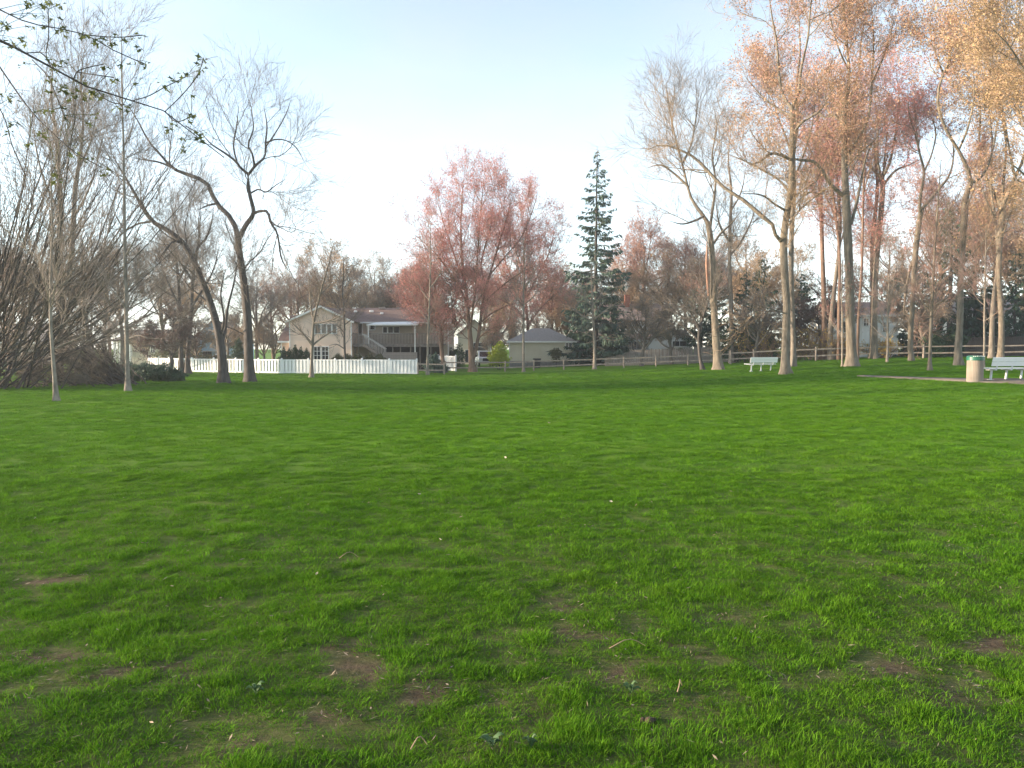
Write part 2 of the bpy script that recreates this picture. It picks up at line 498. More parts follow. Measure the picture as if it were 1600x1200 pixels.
gx = np.concatenate([-np.geomspace(9, 2500, 46)[::-1], np.arange(-8.9, 8.95, .13), np.geomspace(9, 2500, 46)])
gy = np.concatenate([-np.geomspace(.6, 400, 18)[::-1], np.arange(-.5, 2, .5), np.arange(2, 12, .13), np.geomspace(12, 3000, 90)])
GX, GY = np.meshgrid(gx, gy)
GZ = ground(GX, GY)
nyy, nxx = GX.shape
ii = np.arange(nyy * nxx).reshape(nyy, nxx)
gq = np.stack([ii[:-1, :-1], ii[:-1, 1:], ii[1:, 1:], ii[1:, :-1]], -1).reshape(-1, 4)

lm = bpy.data.materials.new('lawn_soil'); lm.use_nodes = True
n, l = lm.node_tree.nodes, lm.node_tree.links
b = n['Principled BSDF']; b.inputs['Roughness'].default_value = .95; b.inputs['Specular IOR Level'].default_value = .1
geo = n.new('ShaderNodeNewGeometry')
atn = n.new('ShaderNodeAttribute'); atn.attribute_name = 'bare'
def noise_node(scale, detail=6, rough=.6):
    q = n.new('ShaderNodeTexNoise'); q.inputs['Scale'].default_value = scale; q.inputs['Detail'].default_value = detail; q.inputs['Roughness'].default_value = rough
    l.new(geo.outputs['Position'], q.inputs['Vector']); return q
def ramp(src, lo, hi):
    q = n.new('ShaderNodeMapRange'); q.inputs['From Min'].default_value = lo; q.inputs['From Max'].default_value = hi; l.new(src, q.inputs['Value']); return q.outputs['Result']
def mixc(f, a, c):
    q = n.new('ShaderNodeMixRGB')
    l.new(f, q.inputs[0])
    for s_, v in ((1, a), (2, c)):
        if isinstance(v, tuple): q.inputs[s_].default_value = (*v, 1)
        else: l.new(v, q.inputs[s_])
    return q.outputs['Color']
g1 = mixc(ramp(noise_node(.45).outputs['Fac'], .35, .65), (.090, .205, .009), (.135, .235, .010))
g2 = mixc(ramp(noise_node(9).outputs['Fac'], .3, .7), (.070, .165, .008), g1)
s1 = mixc(ramp(noise_node(14, 8, .7).outputs['Fac'], .3, .7), (.050, .038, .026), (.135, .10, .066))
l.new(mixc(atn.outputs['Fac'], g2, s1), b.inputs['Base Color'])
bp = n.new('ShaderNodeBump'); bp.inputs['Strength'].default_value = .8; bp.inputs['Distance'].default_value = .04
l.new(noise_node(30, 8, .7).outputs['Fac'], bp.inputs['Height']); l.new(bp.outputs['Normal'], b.inputs['Normal'])
lawn_me = mesh_np('lawn', np.stack([GX, GY, GZ], -1), gq, None, lm, True)
bb = np.maximum(smooth(.35, .7, bare(GX, GY)), .70 * (1 - smooth(3.5, 14, GY)))
ba = lawn_me.attributes.new('bare', 'FLOAT', 'POINT'); ba.data.foreach_set('value', bb.reshape(-1).astype(np.float32))
lawn = link('lawn', lawn_me); lawn['kind'] = 'structure'; lawn['label'] = 'wide green park lawn with bare earth patches near the viewer'

# ------------------------------------------------------------------ grass blades (nobody could count them)
gm = bpy.data.materials.new('grass_blade'); gm.use_nodes = True
n, l = gm.node_tree.nodes, gm.node_tree.links
b = n['Principled BSDF']; b.inputs['Roughness'].default_value = .75; b.inputs['Specular IOR Level'].default_value = .06
geo = n.new('ShaderNodeNewGeometry')
oi = n.new('ShaderNodeObjectInfo')
big = mixc(ramp(noise_node(.28, 4).outputs['Fac'], .36, .64), (.044, .170, .006), (.092, .216, .008))
mid = mixc(ramp(noise_node(2.2, 5).outputs['Fac'], .32, .68), (.036, .145, .006), big)
fin = mixc(ramp(noise_node(40, 3).outputs['Fac'], .25, .75), mid, (.125, .238, .016))
hv = n.new('ShaderNodeHueSaturation'); l.new(fin, hv.inputs['Color'])
mr = n.new('ShaderNodeMapRange'); mr.inputs['To Min'].default_value = .72; mr.inputs['To Max'].default_value = 1.28
l.new(oi.outputs['Random'], mr.inputs['Value']); l.new(mr.outputs['Result'], hv.inputs['Value'])
l.new(hv.outputs['Color'], b.inputs['Base Color'])
tr = n.new('ShaderNodeBsdfTranslucent'); l.new(hv.outputs['Color'], tr.inputs['Color'])
ms = n.new('ShaderNodeMixShader'); ms.inputs[0].default_value = .35
l.new(b.outputs[0], ms.inputs[1]); l.new(tr.outputs[0], ms.inputs[2]); l.new(ms.outputs[0], n['Material Output'].inputs['Surface'])
STRAW = mat('straw', (.30, .24, .13), (.42, .35, .20), 3, .8, transl=.2)

def tuft(seed, nb, rad, h0, h1, w=.0032, lean=1.0):
    rng = np.random.default_rng(seed)
    a = rng.random(nb) * 6.283; r = rad * np.sqrt(rng.random(nb))
    B = np.stack([r * np.cos(a), r * np.sin(a), np.full(nb, -.012)], -1)
    h = rng.uniform(h0, h1, nb) * (1 - .35 * (r / rad) ** 2)
    d = np.stack([np.cos(a + rng.normal(0, 1.0, nb)), np.sin(a + rng.normal(0, 1.0, nb)), np.zeros(nb)], -1)
    ln = rng.uniform(.1, lean, nb)[:, None] * h[:, None]
    s = nrm(np.cross(d, np.array([0, 0, 1.])) + .3 * rng.normal(size=(nb, 3)) * [1, 1, 0])
    ww = (w * rng.uniform(.7, 1.3, nb))[:, None]
    up = np.array([0, 0, 1.])
    M = B + d * ln * .45 + up * h[:, None] * .6; E = B + d * ln * 1.5 + up * h[:, None]
    V = np.stack([B - s * ww * .5, B + s * ww * .5, M + s * ww * .42, M - s * ww * .42, E], 1).reshape(-1, 3)
    k = np.arange(nb)[:, None] * 5
    Q = k + np.array([[0, 1, 2, 3]]); T = k + np.array([[3, 2, 4]])
    return mesh_np('tuft', V, Q, T, gm)
def scatter(name, P, rot, scl, idx, protos, label, cat):
    me = bpy.data.meshes.new(name); me.vertices.add(len(P)); me.vertices.foreach_set('co', np.asarray(P, np.float32).reshape(-1))
    for nm, ty, dat in (('rot', 'FLOAT_VECTOR', rot), ('scl', 'FLOAT_VECTOR', scl)):
        A = me.attributes.new(nm, ty, 'POINT'); A.data.foreach_set('vector', np.asarray(dat, np.float32).reshape(-1))
    A = me.attributes.new('pick', 'INT', 'POINT'); A.data.foreach_set('value', np.asarray(idx, np.int32))
    o = link(name, me)
    ng = bpy.data.node_groups.new(name + '_nodes', 'GeometryNodeTree')
    ng.interface.new_socket('Geometry', in_out='INPUT', socket_type='NodeSocketGeometry')
    ng.interface.new_socket('Geometry', in_out='OUTPUT', socket_type='NodeSocketGeometry')
    N, Lk = ng.nodes, ng.links
    gi, go = N.new('NodeGroupInput'), N.new('NodeGroupOutput')
    iop = N.new('GeometryNodeInstanceOnPoints'); iop.inputs['Pick Instance'].default_value = True
    g2i = N.new('GeometryNodeGeometryToInstance')
    for p in protos:
        po = bpy.data.objects.new('tuft', p)
        inf = N.new('GeometryNodeObjectInfo'); inf.inputs['Object'].default_value = po
        Lk.new(inf.outputs['Geometry'], g2i.inputs[0])
    def nat(nm, ty):
        q = N.new('GeometryNodeInputNamedAttribute'); q.data_type = ty; q.inputs['Name'].default_value = nm; return q.outputs['Attribute']
    Lk.new(gi.outputs[0], iop.inputs['Points']); Lk.new(g2i.outputs[0], iop.inputs['Instance'])
    Lk.new(nat('pick', 'INT'), iop.inputs['Instance Index'])
    e2r = N.new('FunctionNodeEulerToRotation'); Lk.new(nat('rot', 'FLOAT_VECTOR'), e2r.inputs[0]); Lk.new(e2r.outputs[0], iop.inputs['Rotation'])
    Lk.new(nat('scl', 'FLOAT_VECTOR'), iop.inputs['Scale'])
    Lk.new(iop.outputs[0], go.inputs[0])
    md = o.modifiers.new('scatter', 'NODES'); md.node_group = ng
    o['kind'] = 'stuff'; o['label'] = label; o['category'] = cat
    return o

rng = np.random.default_rng(5)
PP, SS, ZZ = [], [], []
for (y0, y1, dens, sc, hz, mg) in [(1.6, 5.5, 330, .9, .80, 1.5), (5.5, 10, 190, 1.1, .88, 2), (10, 20, 60, 1.5, .9, 3), (20, 38, 22, 2.4, .95, 5), (38, 72, 8, 4.0, 1.0, 8)]:
    xm = .70 * y1 + mg
    N_ = int(dens * (y1 - y0) * 2 * xm)
    x = rng.uniform(-xm, xm, N_); y = rng.uniform(y0, y1, N_)
    k = np.abs(x) < .70 * y + mg
    x, y = x[k], y[k]
    bz = bare(x, y)
    keep = rng.random(len(x)) > smooth(.22, .72, bz) * .88
    keep &= ~((path_dist(x, y) < np.interp(x, [17, 19, 23], [.3, .75, 1.2])))
    keep &= y < 66 - .0 * x
    x, y, bz = x[keep], y[keep], bz[keep]
    PP.append(np.stack([x, y, ground(x, y)], -1))
    lush = .35 + .7 * fbm(x * 1.3, y * 1.3, 4) + .75 * smooth(.42, .75, fbm(x * 4.3 + 7, y * 4.3 + 2, 3))
    s_ = sc * rng.uniform(.75, 1.25, len(x))
    SS.append(s_); ZZ.append(hz * lush * rng.uniform(.7, 1.25, len(x)) * (1 - .62 * bz))
PP = np.concatenate(PP); SS = np.concatenate(SS); ZZ = np.concatenate(ZZ)
rot = np.stack([rng.normal(0, .1, len(PP)), rng.normal(0, .1, len(PP)), rng.random(len(PP)) * 6.283], -1)
protos = [tuft(100 + k, 74, .085, .020, .054) for k in range(5)]
grass = scatter('grass', PP, rot, np.stack([SS, SS, ZZ], -1), rng.integers(0, 5, len(PP)), protos, 'short green grass covering the whole park lawn', 'grass')
print('GRASS', len(PP))

# dead leaves, straw and fallen twigs lying in the near grass
rng = np.random.default_rng(9)
g = Geo()
x = rng.uniform(-6.5, 6.5, 26000); y = rng.uniform(2, 9, 26000) ; bz = bare(x, y)
k = rng.random(26000) < (.10 + .9 * smooth(.2, .6, bz)); x, y = x[k], y[k]
C = np.stack([x, y, ground(x, y) + rng.uniform(.004, .035, len(x))], -1)
nn = len(C)
u = nrm(np.stack([rng.normal(size=nn), rng.normal(size=nn), rng.normal(size=nn) * .18], -1)); w_ = nrm(np.cross(u, np.array([0, 0, 1.])) + np.array([0, 0, .2]) * rng.normal(size=(nn, 1)))
L_ = rng.uniform(.012, .055, nn)[:, None]; W_ = np.where(rng.random(nn) < .82, .003, .010)[:, None]
g.quads(np.stack([C - u * L_ * .5, C + w_ * W_ * .5, C + u * L_ * .5, C - w_ * W_ * .5], 1).reshape(-1, 3), np.arange(nn * 4).reshape(-1, 4))
LIT = mat('litter', (.16, .12, .085), (.34, .27, .19), 8, .9, space='World')
lit = link('leaf_litter', g.mesh('leaf_litter', LIT, smooth_sh=False)); lit['kind'] = 'stuff'
lit['label'] = 'dry straw and dead leaf scraps on the bare earth patches'; lit['category'] = 'leaf litter'

# pale petals and leaf scraps one can pick out on the lawn
PALE = mat('pale_leaf', (.42, .37, .28), (.52, .47, .37), 20, .8, transl=.3)
rng = np.random.default_rng(12)
for k, (px, py, s, lab) in enumerate([(655, 786, 0.065, 'pale torn leaf standing in the grass at mid lawn'), (688, 855, 0.046, 'small pale leaf in the grass below the torn leaf'),
                           (495, 918, 0.039, 'pale leaf lying in the near grass left of centre'), (858, 665, 0.065, 'pale leaf far out on the lawn below the spruce'),
                           (955, 792, 0.039, 'tiny pale leaf in the grass right of centre'), (790, 722, 0.058, 'pale leaf on the lawn below the red maple')]):
    Y = depth_of(px, py); p = at(px, py, Y); p[2] = float(ground(p[0], p[1])) + .05
    V = np.array([[-.5, 0, 0], [-.1, .28, .12], [.5, .05, .3], [.1, -.3, .05], [0, 0, -.1]]) * s
    me = mesh_np('fallen_leaf', V, None, [[0, 4, 1], [1, 4, 2], [2, 4, 3], [3, 4, 0]], PALE)
    o = link('fallen_leaf', me); o.location = p; o.rotation_euler = (rng.normal(0, .5), rng.normal(0, .4), rng.random() * 6)
    tag(o, lab, 'leaf', 'pale leaves fallen on the lawn')
# fallen twigs
for k, (px, py, L, a, lab) in enumerate([(980, 1050, .20, .1, 'thin grey fallen twig lying flat in the near grass'), (1062, 1105, .08, 1.0, 'short pale straw-coloured twig in the grass right of centre'),
                              (655, 1190, .07, .4, 'bent pale twig at the bottom edge of the lawn'), (545, 880, .14, .2, 'curved pale stalk lying in the grass left of centre')]):
    Y = depth_of(px, py); p = at(px, py, Y); p[2] = float(ground(p[0], p[1])) + .045
    t = np.linspace(-.5, .5, 6); pts = np.stack([t * L, .07 * L * np.sin(t * 5), .03 * np.cos(t * 4)], -1)
    V, q = tubes(pts[None], np.full((1, 6), .0028) * np.linspace(1.2, .6, 6), 5)
    o = link('fallen_twig', mesh_np('fallen_twig', V, q, None, TWIG_TAN, True)); o.location = p; o.rotation_euler = (0, 0, a)
    tag(o, lab, 'twig', 'fallen twigs')
# a brown clod and two broad-leaved weeds
Y = depth_of(1015, 1142); p = at(1015, 1142, Y)
rng = np.random.default_rng(3)
root = thing('dirt_clod', 'small dark brown clod of earth in the near grass', 'clod', (p[0], p[1], float(ground(p[0], p[1])) - .002))
EARTH = mat('earth', (.05, .035, .025), (.10, .07, .05), 30, .95, .8)
for (dx, dy, r) in ((0, 0, .021), (-.027, .012, .015), (.022, .018, .012)):
    th, ph = np.meshgrid(np.linspace(0, np.pi, 9), np.linspace(0, 2 * np.pi, 13)[:-1], indexing='ij')
    rr = r * (1 + .25 * (rng.random(th.shape) - .5)); rr[0] = rr[0, 0]; rr[-1] = rr[-1, 0]
    V = np.stack([rr * np.sin(th) * np.cos(ph) + dx, rr * np.sin(th) * np.sin(ph) + dy, rr * .8 * np.cos(th) + r * .5], -1)
    idx = np.arange(V.shape[0] * V.shape[1]).reshape(V.shape[:2]); j = (np.arange(12) + 1) % 12
    link('lump', mesh_np('lump', V, np.stack([idx[:-1], idx[1:], idx[1:][:, j], idx[:-1][:, j]], -1).reshape(-1, 4), None, EARTH, True), root)
WEED = mat('weed_leaf', (.06, .12, .045), (.10, .17, .07), 12, .6, transl=.25)
for (px, py, s, lab) in [(768, 1190, 1.0, 'low rosette weed with toothed grey green leaves at the bottom edge'), (830, 1178, .6, 'small broad leaved weed by the bare earth at the bottom edge'),
                         (985, 1118, .8, 'dark broad leaved weed left of the brown clod'), (400, 1115, .8, 'broad leaved weed beside the bare earth at lower left')]:
    Y = depth_of(px, py); p = at(px, py, Y)
    root = thing('weed_plant', lab, 'weed', (p[0], p[1], float(ground(p[0], p[1])) + .01), 0, 'broad leaved weeds in the grass')
    for k in range(9):
        a = k * 2.4 + rng.normal(0, .2); L = s * rng.uniform(.035, .06); w = L * .26
        ts = np.linspace(0, 1, 6); V = []
        for j, t in enumerate(ts):
            ww = w * (math.sin(math.pi * min(1, t * .9 + .08)) ** .7) * (1 + (.25 if j % 2 else -.1)); z = .03 * math.sin(t * 2.2) + .012 * (k % 3)
            for sg in (-1, 0, 1):
                V.append((t * L * math.cos(a) - sg * ww * math.sin(a), t * L * math.sin(a) + sg * ww * math.cos(a), z + abs(sg) * .007))
        Q = [(3 * j + c, 3 * j + c + 1, 3 * j + 4 + c, 3 * j + 3 + c) for j in range(5) for c in (0, 1)]
        link('leaf', mesh_np('leaf', np.array(V), Q, None, WEED, True), root)

# ------------------------------------------------------------------ the footpath
ASPH = mat('path_paving', (.11, .092, .076), (.17, .145, .122), 4, .95, .5, 40, space='World')
A = np.array([resample(np.array([[x, y, 0, 0] for x, y in PATH]), 60)])[0]
T = nrm(np.gradient(A[:, :2], axis=0)); Nn = np.stack([-T[:, 1], T[:, 0]], -1)
rng = np.random.default_rng(4)
W = np.interp(np.linspace(0, 1, 60), [0, .35, .55, 1], [1.5, 1.2, .5, .2]) + (rng.random(60) - .5) * .12
rows = []
for s in (-1, -.94, .94, 1):
    q = A[:, :2] + Nn * (W * s)[:, None]
    rows.append(np.stack([q[:, 0], q[:, 1], ground(q[:, 0], q[:, 1]) + (.045 if abs(s) < 1 else -.03)], -1))
V = np.stack(rows, 1); idx = np.arange(240).reshape(60, 4)
pth = link('footpath', mesh_np('footpath', V, np.stack([idx[:-1, :-1], idx[1:, :-1], idx[1:, 1:], idx[:-1, 1:]], -1).reshape(-1, 4), None, ASPH, True))
pth['kind'] = 'structure'; pth['label'] = 'pale worn footpath curving past the benches'

# ------------------------------------------------------------------ buildings
PEACH = mat('siding_peach', (.76, .58, .47), (.82, .64, .52), .8, .7, .15, 30)
CREAM = mat('siding_cream', (.56, .51, .40), (.62, .57, .46), .8, .7, .15, 30)
WHITE_S = mat('siding_white', (.66, .66, .64), (.74, .74, .72), .8, .7, .15, 30)
BLUE_S = mat('siding_blue', (.33, .52, .68), (.40, .58, .74), .8, .7, .15, 30)
TANW = mat('siding_tan', (.47, .40, .33), (.54, .46, .38), .8, .75, .15, 30)
SHING_BR = mat('shingle_brown', (.15, .10, .088), (.22, .155, .135), 5, .95, .6, 30, (1, 3, 3))
SHING_GR = mat('shingle_grey', (.22, .20, .19), (.33, .305, .29), 5, .95, .6, 30, (1, 3, 3))
SHING_PK = mat('shingle_pink', (.22, .17, .16), (.30, .24, .22), 5, .95, .6, 30, (1, 3, 3))
TRIM = mat('trim_white', (.74, .74, .73), (.80, .80, .79), 3, .5)
GLASS = mat('window_glass', (.012, .014, .016), (.03, .034, .038), .6, .08, spec=.6)
DECK_SHADE = mat('deck_shade', (.012, .011, .011), (.02, .018, .017), 2, .9)  # shade under the deck, put into the colour
DECKW = mat('deck_wood', (.14, .12, .11), (.24, .21, .19), 4, .9, .3, 20)
GREYWOOD = mat('weathered_wood', (.19, .165, .155), (.30, .265, .25), 3, .9, .4, 18, (4, 4, .6))
RAILW = mat('rail_wood', (.22, .18, .15), (.34, .29, .25), 4, .9, .4, 16)
BRICK = mat('brick_red', (.22, .085, .06), (.30, .13, .09), 9, .9, .3)
FOUND = mat('foundation', (.16, .155, .15), (.22, .215, .21), 4, .95, .3)
VINYL = mat('vinyl_white', (.76, .77, .79), (.82, .83, .84), 1.2, .45, objrand=.05)
AWN = mat('awning_white', (.72, .72, .70), (.80, .80, .78), 2, .7)
BLACKP = mat('black_plastic', (.015, .015, .016), (.03, .03, .03), 4, .6)

def siding(mb, o, d, nrml, w, z0, z1, course=.16, peak=None):
    """lapped boards from corner o along d; peak=(u, z) makes a gable above z1"""
    o = Vector(o); d = Vector(d); nn = Vector(nrml); top = peak[1] if peak else z1; z = z0
    while z < top - 1e-3:
        ze = min(z + course, top)
        def span(zz):
            if zz <= z1 or not peak: return 0, w
            f = (zz - z1) / (peak[1] - z1); return peak[0] * f, w + (peak[0] - w) * f
        a0, a1 = span(z); b0, b1 = span(ze)
        out, inn = nn * .028, nn * .004
        V = [o + d * a0 + Vector((0, 0, z)), o + d * a1 + Vector((0, 0, z)), o + d * a1 + Vector((0, 0, z)) + out, o + d * a0 + Vector((0, 0, z)) + out,
             o + d * b0 + Vector((0, 0, ze)), o + d * b1 + Vector((0, 0, ze)), o + d * b1 + Vector((0, 0, ze)) + inn, o + d * b0 + Vector((0, 0, ze)) + inn]
        mb.add(V, [(0, 3, 2, 1), (3, 7, 6, 2), (0, 4, 7, 3), (1, 2, 6, 5)])
        z = ze
def house_box(root, w, dep, z0, z1, mt, gable=None, y0=0, x0=0, nm='wall', course=.16):
    """core with siding on the front (-y) and both sides; gable=(u,z) on the front"""
    mb = MB()
    if gable:
        mb.prism([(x0, z0), (x0 + w, z0), (x0 + w, z1), (x0 + gable[0], gable[1]), (x0, z1)], y0, y0 + dep)
    else:
        mb.box(x0, x0 + w, y0, y0 + dep, z0, z1)
    siding(mb, (x0, y0, 0), (1, 0, 0), (0, -1, 0), w, z0, z1, course, gable)
    siding(mb, (x0, y0 + dep, 0), (0, -1, 0), (-1, 0, 0), dep, z0, z1, course)
    siding(mb, (x0 + w, y0, 0), (0, 1, 0), (1, 0, 0), dep, z0, z1, course)
    o = mb.build(nm, mt, root)
    for xx in (x0, x0 + w): MB().box(xx - .05, xx + .05, y0 - .04, y0 + .06, z0, z1 - .01).build('corner_trim', TRIM, o)
    return o
def window(root, x0, x1, z0, z1, y, cols=1, rows=1, nm='window', fm=None, depth=.05, t=.07):
    """white frame proud of the wall at y (facing -y), dark pane behind the bars"""
    w = link(nm, None, root) if False else None
    f = MB(); fm = fm or TRIM
    yo = y - .03 - depth; yi = y - .02
    f.box(x0 - t, x1 + t, yo, yi, z1, z1 + t); f.box(x0 - t, x1 + t, yo - .02, yi, z0 - t, z0)
    f.box(x0 - t, x0, yo, yi, z0, z1); f.box(x1, x1 + t, yo, yi, z0, z1)
    for c in range(1, cols):
        xx = x0 + (x1 - x0) * c / cols; f.box(xx - .025, xx + .025, yo + .01, yi, z0, z1)
    for r in range(1, rows):
        zz = z0 + (z1 - z0) * r / rows; f.box(x0, x1, yo + .013, yi, zz - .022, zz + .022)
    fo = f.build(nm, fm, root)
    g = MB(); g.box(x0, x1, y - .045, y - .034, z0, z1); g.build('pane', GLASS, fo)
    return fo

# --- peach gabled house with brown roof, raised deck and awning
HY = 77.0
def hx(px, Y=HY): return at(px, 545, Y)[0]
def hz(py, Y=HY): return float(at(800, py, Y)[2])
gz = float(ground(hx(500), HY)) - .1
H = thing('peach_house', 'peach sided gabled house with brown roof and raised deck', 'house', (hx(453), HY, gz))
Lz = lambda py, Y=HY: hz(py, Y) - gz
Lx = lambda px, Y=HY: at(px, 545, Y)[0] - hx(453)
W0 = Lx(549)
zev, zpk = Lz(501), Lz(479)
house_box(H, W0, 9.0, 0, zev, PEACH, (W0 * .52, zpk))
rf = MB(); pk = W0 * .52; ov = .35
s1 = (zpk - zev) / pk; s2 = (zpk - zev) / (W0 - pk)
rf.slab([(-ov, -ov, zev - s1 * ov + .12), (pk, -ov, zpk + .12), (pk, 12, zpk + .12), (-ov, 12, zev - s1 * ov + .12)], .10)
rf.slab([(pk + .002, -ov, zpk + .12), (W0 + ov, -ov, zev - s2 * ov + .12), (W0 + ov, 12, zev - s2 * ov + .12), (pk + .002, 12, zpk + .12)], .10)
roof = rf.build('roof', SHING_BR, H)
fa = MB()
fa.beam((-ov, -ov - .02, zev - s1 * ov - .02), (pk, -ov - .02, zpk + .0), .04, .18); fa.beam((pk, -ov - .02, zpk), (W0 + ov, -ov - .02, zev - s2 * ov - .02), .04, .18)
fa.build('fascia', TRIM, roof)
# main body set back, roof sloping to the viewer
MY = 3.4; x1m = Lx(700, HY + MY)
zE = Lz(503, HY + MY); zR = Lz(481, HY + MY + 4.2)
house_box(H, x1m - W0, 8, 0, zE, TANW, None, MY, W0 + .02, 'rear_wall')
rf = MB()
rf.slab([(W0 * .55, MY - .5, zE - .02), (x1m + .4, MY - .5, zE - .02), (x1m + .4, MY + 4.2, zR), (W0 * .55, MY + 4.2, zR)], .12)
rf.slab([(W0 * .55, MY + 4.21, zR), (x1m + .4, MY + 4.21, zR), (x1m + .4, MY + 8.8, zE - .02), (W0 * .55, MY + 8.8, zE - .02)], .12)
roof2 = rf.build('main_roof', SHING_BR, H)
MB().box(W0 + .3, x1m + .4, MY - .62, MY - .51, zE - .16, zE - .02).build('gutter', TRIM, roof2)
for (px, py, s) in ((598, 480, .35), (581, 488, .22), (556, 488, .16), (554, 480, .2), (624, 480, .3), (597, 493, .16)):
    Yv = HY + MY + 1.0 + (500 - py) / 22 * 3
    zz = zE + (zR - zE) * (Yv - HY - MY + .5) / 4.7
    MB().box(Lx(px, Yv) - s, Lx(px, Yv) + s, Yv - HY - .15, Yv - HY + .15, zz, zz + .22).build('roof_vent', TRIM if s < .3 else GREYWOOD, roof2, .03)
# lower wing at the left
xl = Lx(437)
house_box(H, -xl - .05, 8.5, 0, Lz(533), PEACH, None, .6, xl, 'wing_wall')
rf = MB(); rf.slab([(xl - .25, .2, Lz(533)), (-.06, .2, Lz(533)), (-.06, 5, Lz(489)), (xl - .25, 5, Lz(489))], .12)
ro = rf.build('wing_roof', SHING_BR, H); MB().box(xl - .25, -.06, .08, .19, Lz(533) - .16, Lz(533) + .02).build('gutter', TRIM, ro)
# windows
window(H, Lx(493), Lx(501), Lz(521), Lz(507), 0); window(H, Lx(503.5), Lx(510), Lz(521), Lz(507), 0); window(H, Lx(512), Lx(518), Lz(521), Lz(507), 0); window(H, Lx(520), Lx(526), Lz(521), Lz(507), 0)
window(H, Lx(491), Lx(500.5), Lz(562), Lz(542), 0, 2, 3); window(H, Lx(503.5), Lx(513), Lz(562), Lz(542), 0, 2, 3)
YB = MY
bx = lambda px: Lx(px, HY + MY); bz = lambda py: Lz(py, HY + MY)
window(H, bx(552), bx(558), bz(522), bz(506), YB); d_ = window(H, bx(560.5), bx(566), bz(523), bz(506), YB, 1, 1, 'door')
window(H, bx(579), bx(586), bz(515), bz(507), YB, 1, 1)
for a, c in ((599, 605), (607, 614), (616, 624)): window(H, bx(a), bx(c), bz(520), bz(511), YB)
window(H, bx(546 + 5), bx(556 + 2), bz(560), bz(543), YB)
# under the deck: near-black sheet standing in for the shade of the open space
MB().box(bx(590), bx(690), YB - .06, YB - .035, 0, bz(538)).build('deck_shade_sheet', DECK_SHADE, H)
# deck
dk = MB(); dx0, dx1 = W0 + .08, x1m - .2; dz = Lz(537, HY + .6)
dk.box(dx0, dx1, .6, MY - .07, dz - .12, dz)
deck = dk.build('deck', DECKW, H)
MB().box(dx0, dx1, .5, .59, dz - .32, dz + .02).build('rim_board', DECKW, deck)
rl = MB(); rl.box(dx0, Lx(567) , .52, .60, dz + .95, dz + 1.03); rl.box(Lx(575), dx1, .52, .60, dz + .95, dz + 1.03); rl.build('rail', DECKW, deck)
bm_ = MB().box(-.03, .03, -.025, .025, 0, .93).mesh('baluster', DECKW)
x = dx0 + .1
while x < dx1:
    if not (Lx(567) < x < Lx(575)):
        link('baluster', bm_, deck, (x, .56, dz + .02))
    x += .15
pm = MB().box(-.06, .06, -.06, .06, 0, dz - .13).mesh('deck_post', DECKW)
for px in (552, 576, 600, 612, 624, 640, 655, 672): link('deck_post', pm, H, (Lx(px), .75, 0))
# stairs running down to the right
st = MB(); sx0, sx1 = Lx(569), Lx(603); zt = dz; zb = Lz(560)
for yy in (-.55, .42): st.beam((sx0, yy, zt - .12), (sx1, yy, zb), .06, .28)
stairs = st.build('stairs', DECKW, H)
tm = MB().box(-.14, .14, -.5, .38, -.02, .02).mesh('tread', DECKW)
for k in range(10):
    f = (k + .5) / 10; link('tread', tm, stairs, (sx0 + (sx1 - sx0) * f, 0, zt - .05 + (zb - zt) * f))
STRW = mat('stair_rail_grey', (.36, .34, .33), (.46, .44, .42), 3, .8)
hr = MB()
for yy in (-.55, .42):
    hr.beam((sx0, yy, zt + .92), (sx1, yy, zb + .95), .07, .10)
hr.build('handrail', STRW, stairs)
bm2 = MB().box(-.022, .022, -.02, .02, 0, .9).mesh('baluster', STRW)
for k in range(15):
    f = (k + .5) / 15
    for yy in (-.55, .42): link('baluster', bm2, stairs, (sx0 + (sx1 - sx0) * f, yy, zt + (zb - zt) * f + .02))
# awning
aw = MB(); ax0, ax1 = Lx(572), Lx(653)
aw.slab([(ax0, .2, Lz(507)), (ax1, .2, Lz(506.5)), (ax1 - .2, MY - .1, Lz(502, HY + MY)), (ax0 + 1.0, MY - .1, Lz(502.5, HY + MY))], .05)
awn = aw.build('awning', AWN, H)
MB().box(ax0, ax1, .13, .19, Lz(508.5), Lz(506.8)).build('valance', AWN, awn)
for px in (575, 648): MB().box(Lx(px) - .05, Lx(px) + .05, .22, .32, 0 if px > 600 else dz, Lz(507.3)).build('awning_post', TRIM, awn)
# low grey board fence in front of the deck
bf = thing('board_fence', 'low grey board fence under the deck of the peach house', 'fence', (hx(598, HY - 2), HY - 2, gz + .1))
bw = (hx(650, HY - 2) - hx(598, HY - 2)); bh = hz(552, HY - 2) - gz
bmesh_ = MB().box(-.06, .06, -.012, .012, .04, bh).mesh('board', GREYWOOD)
k = 0
while k * .135 < bw: link('board', bmesh_, bf, (k * .135 + .06, 0, 0)); k += 1
MB().box(0, bw, .013, .05, bh - .25, bh - .16).build('rail', GREYWOOD, bf)

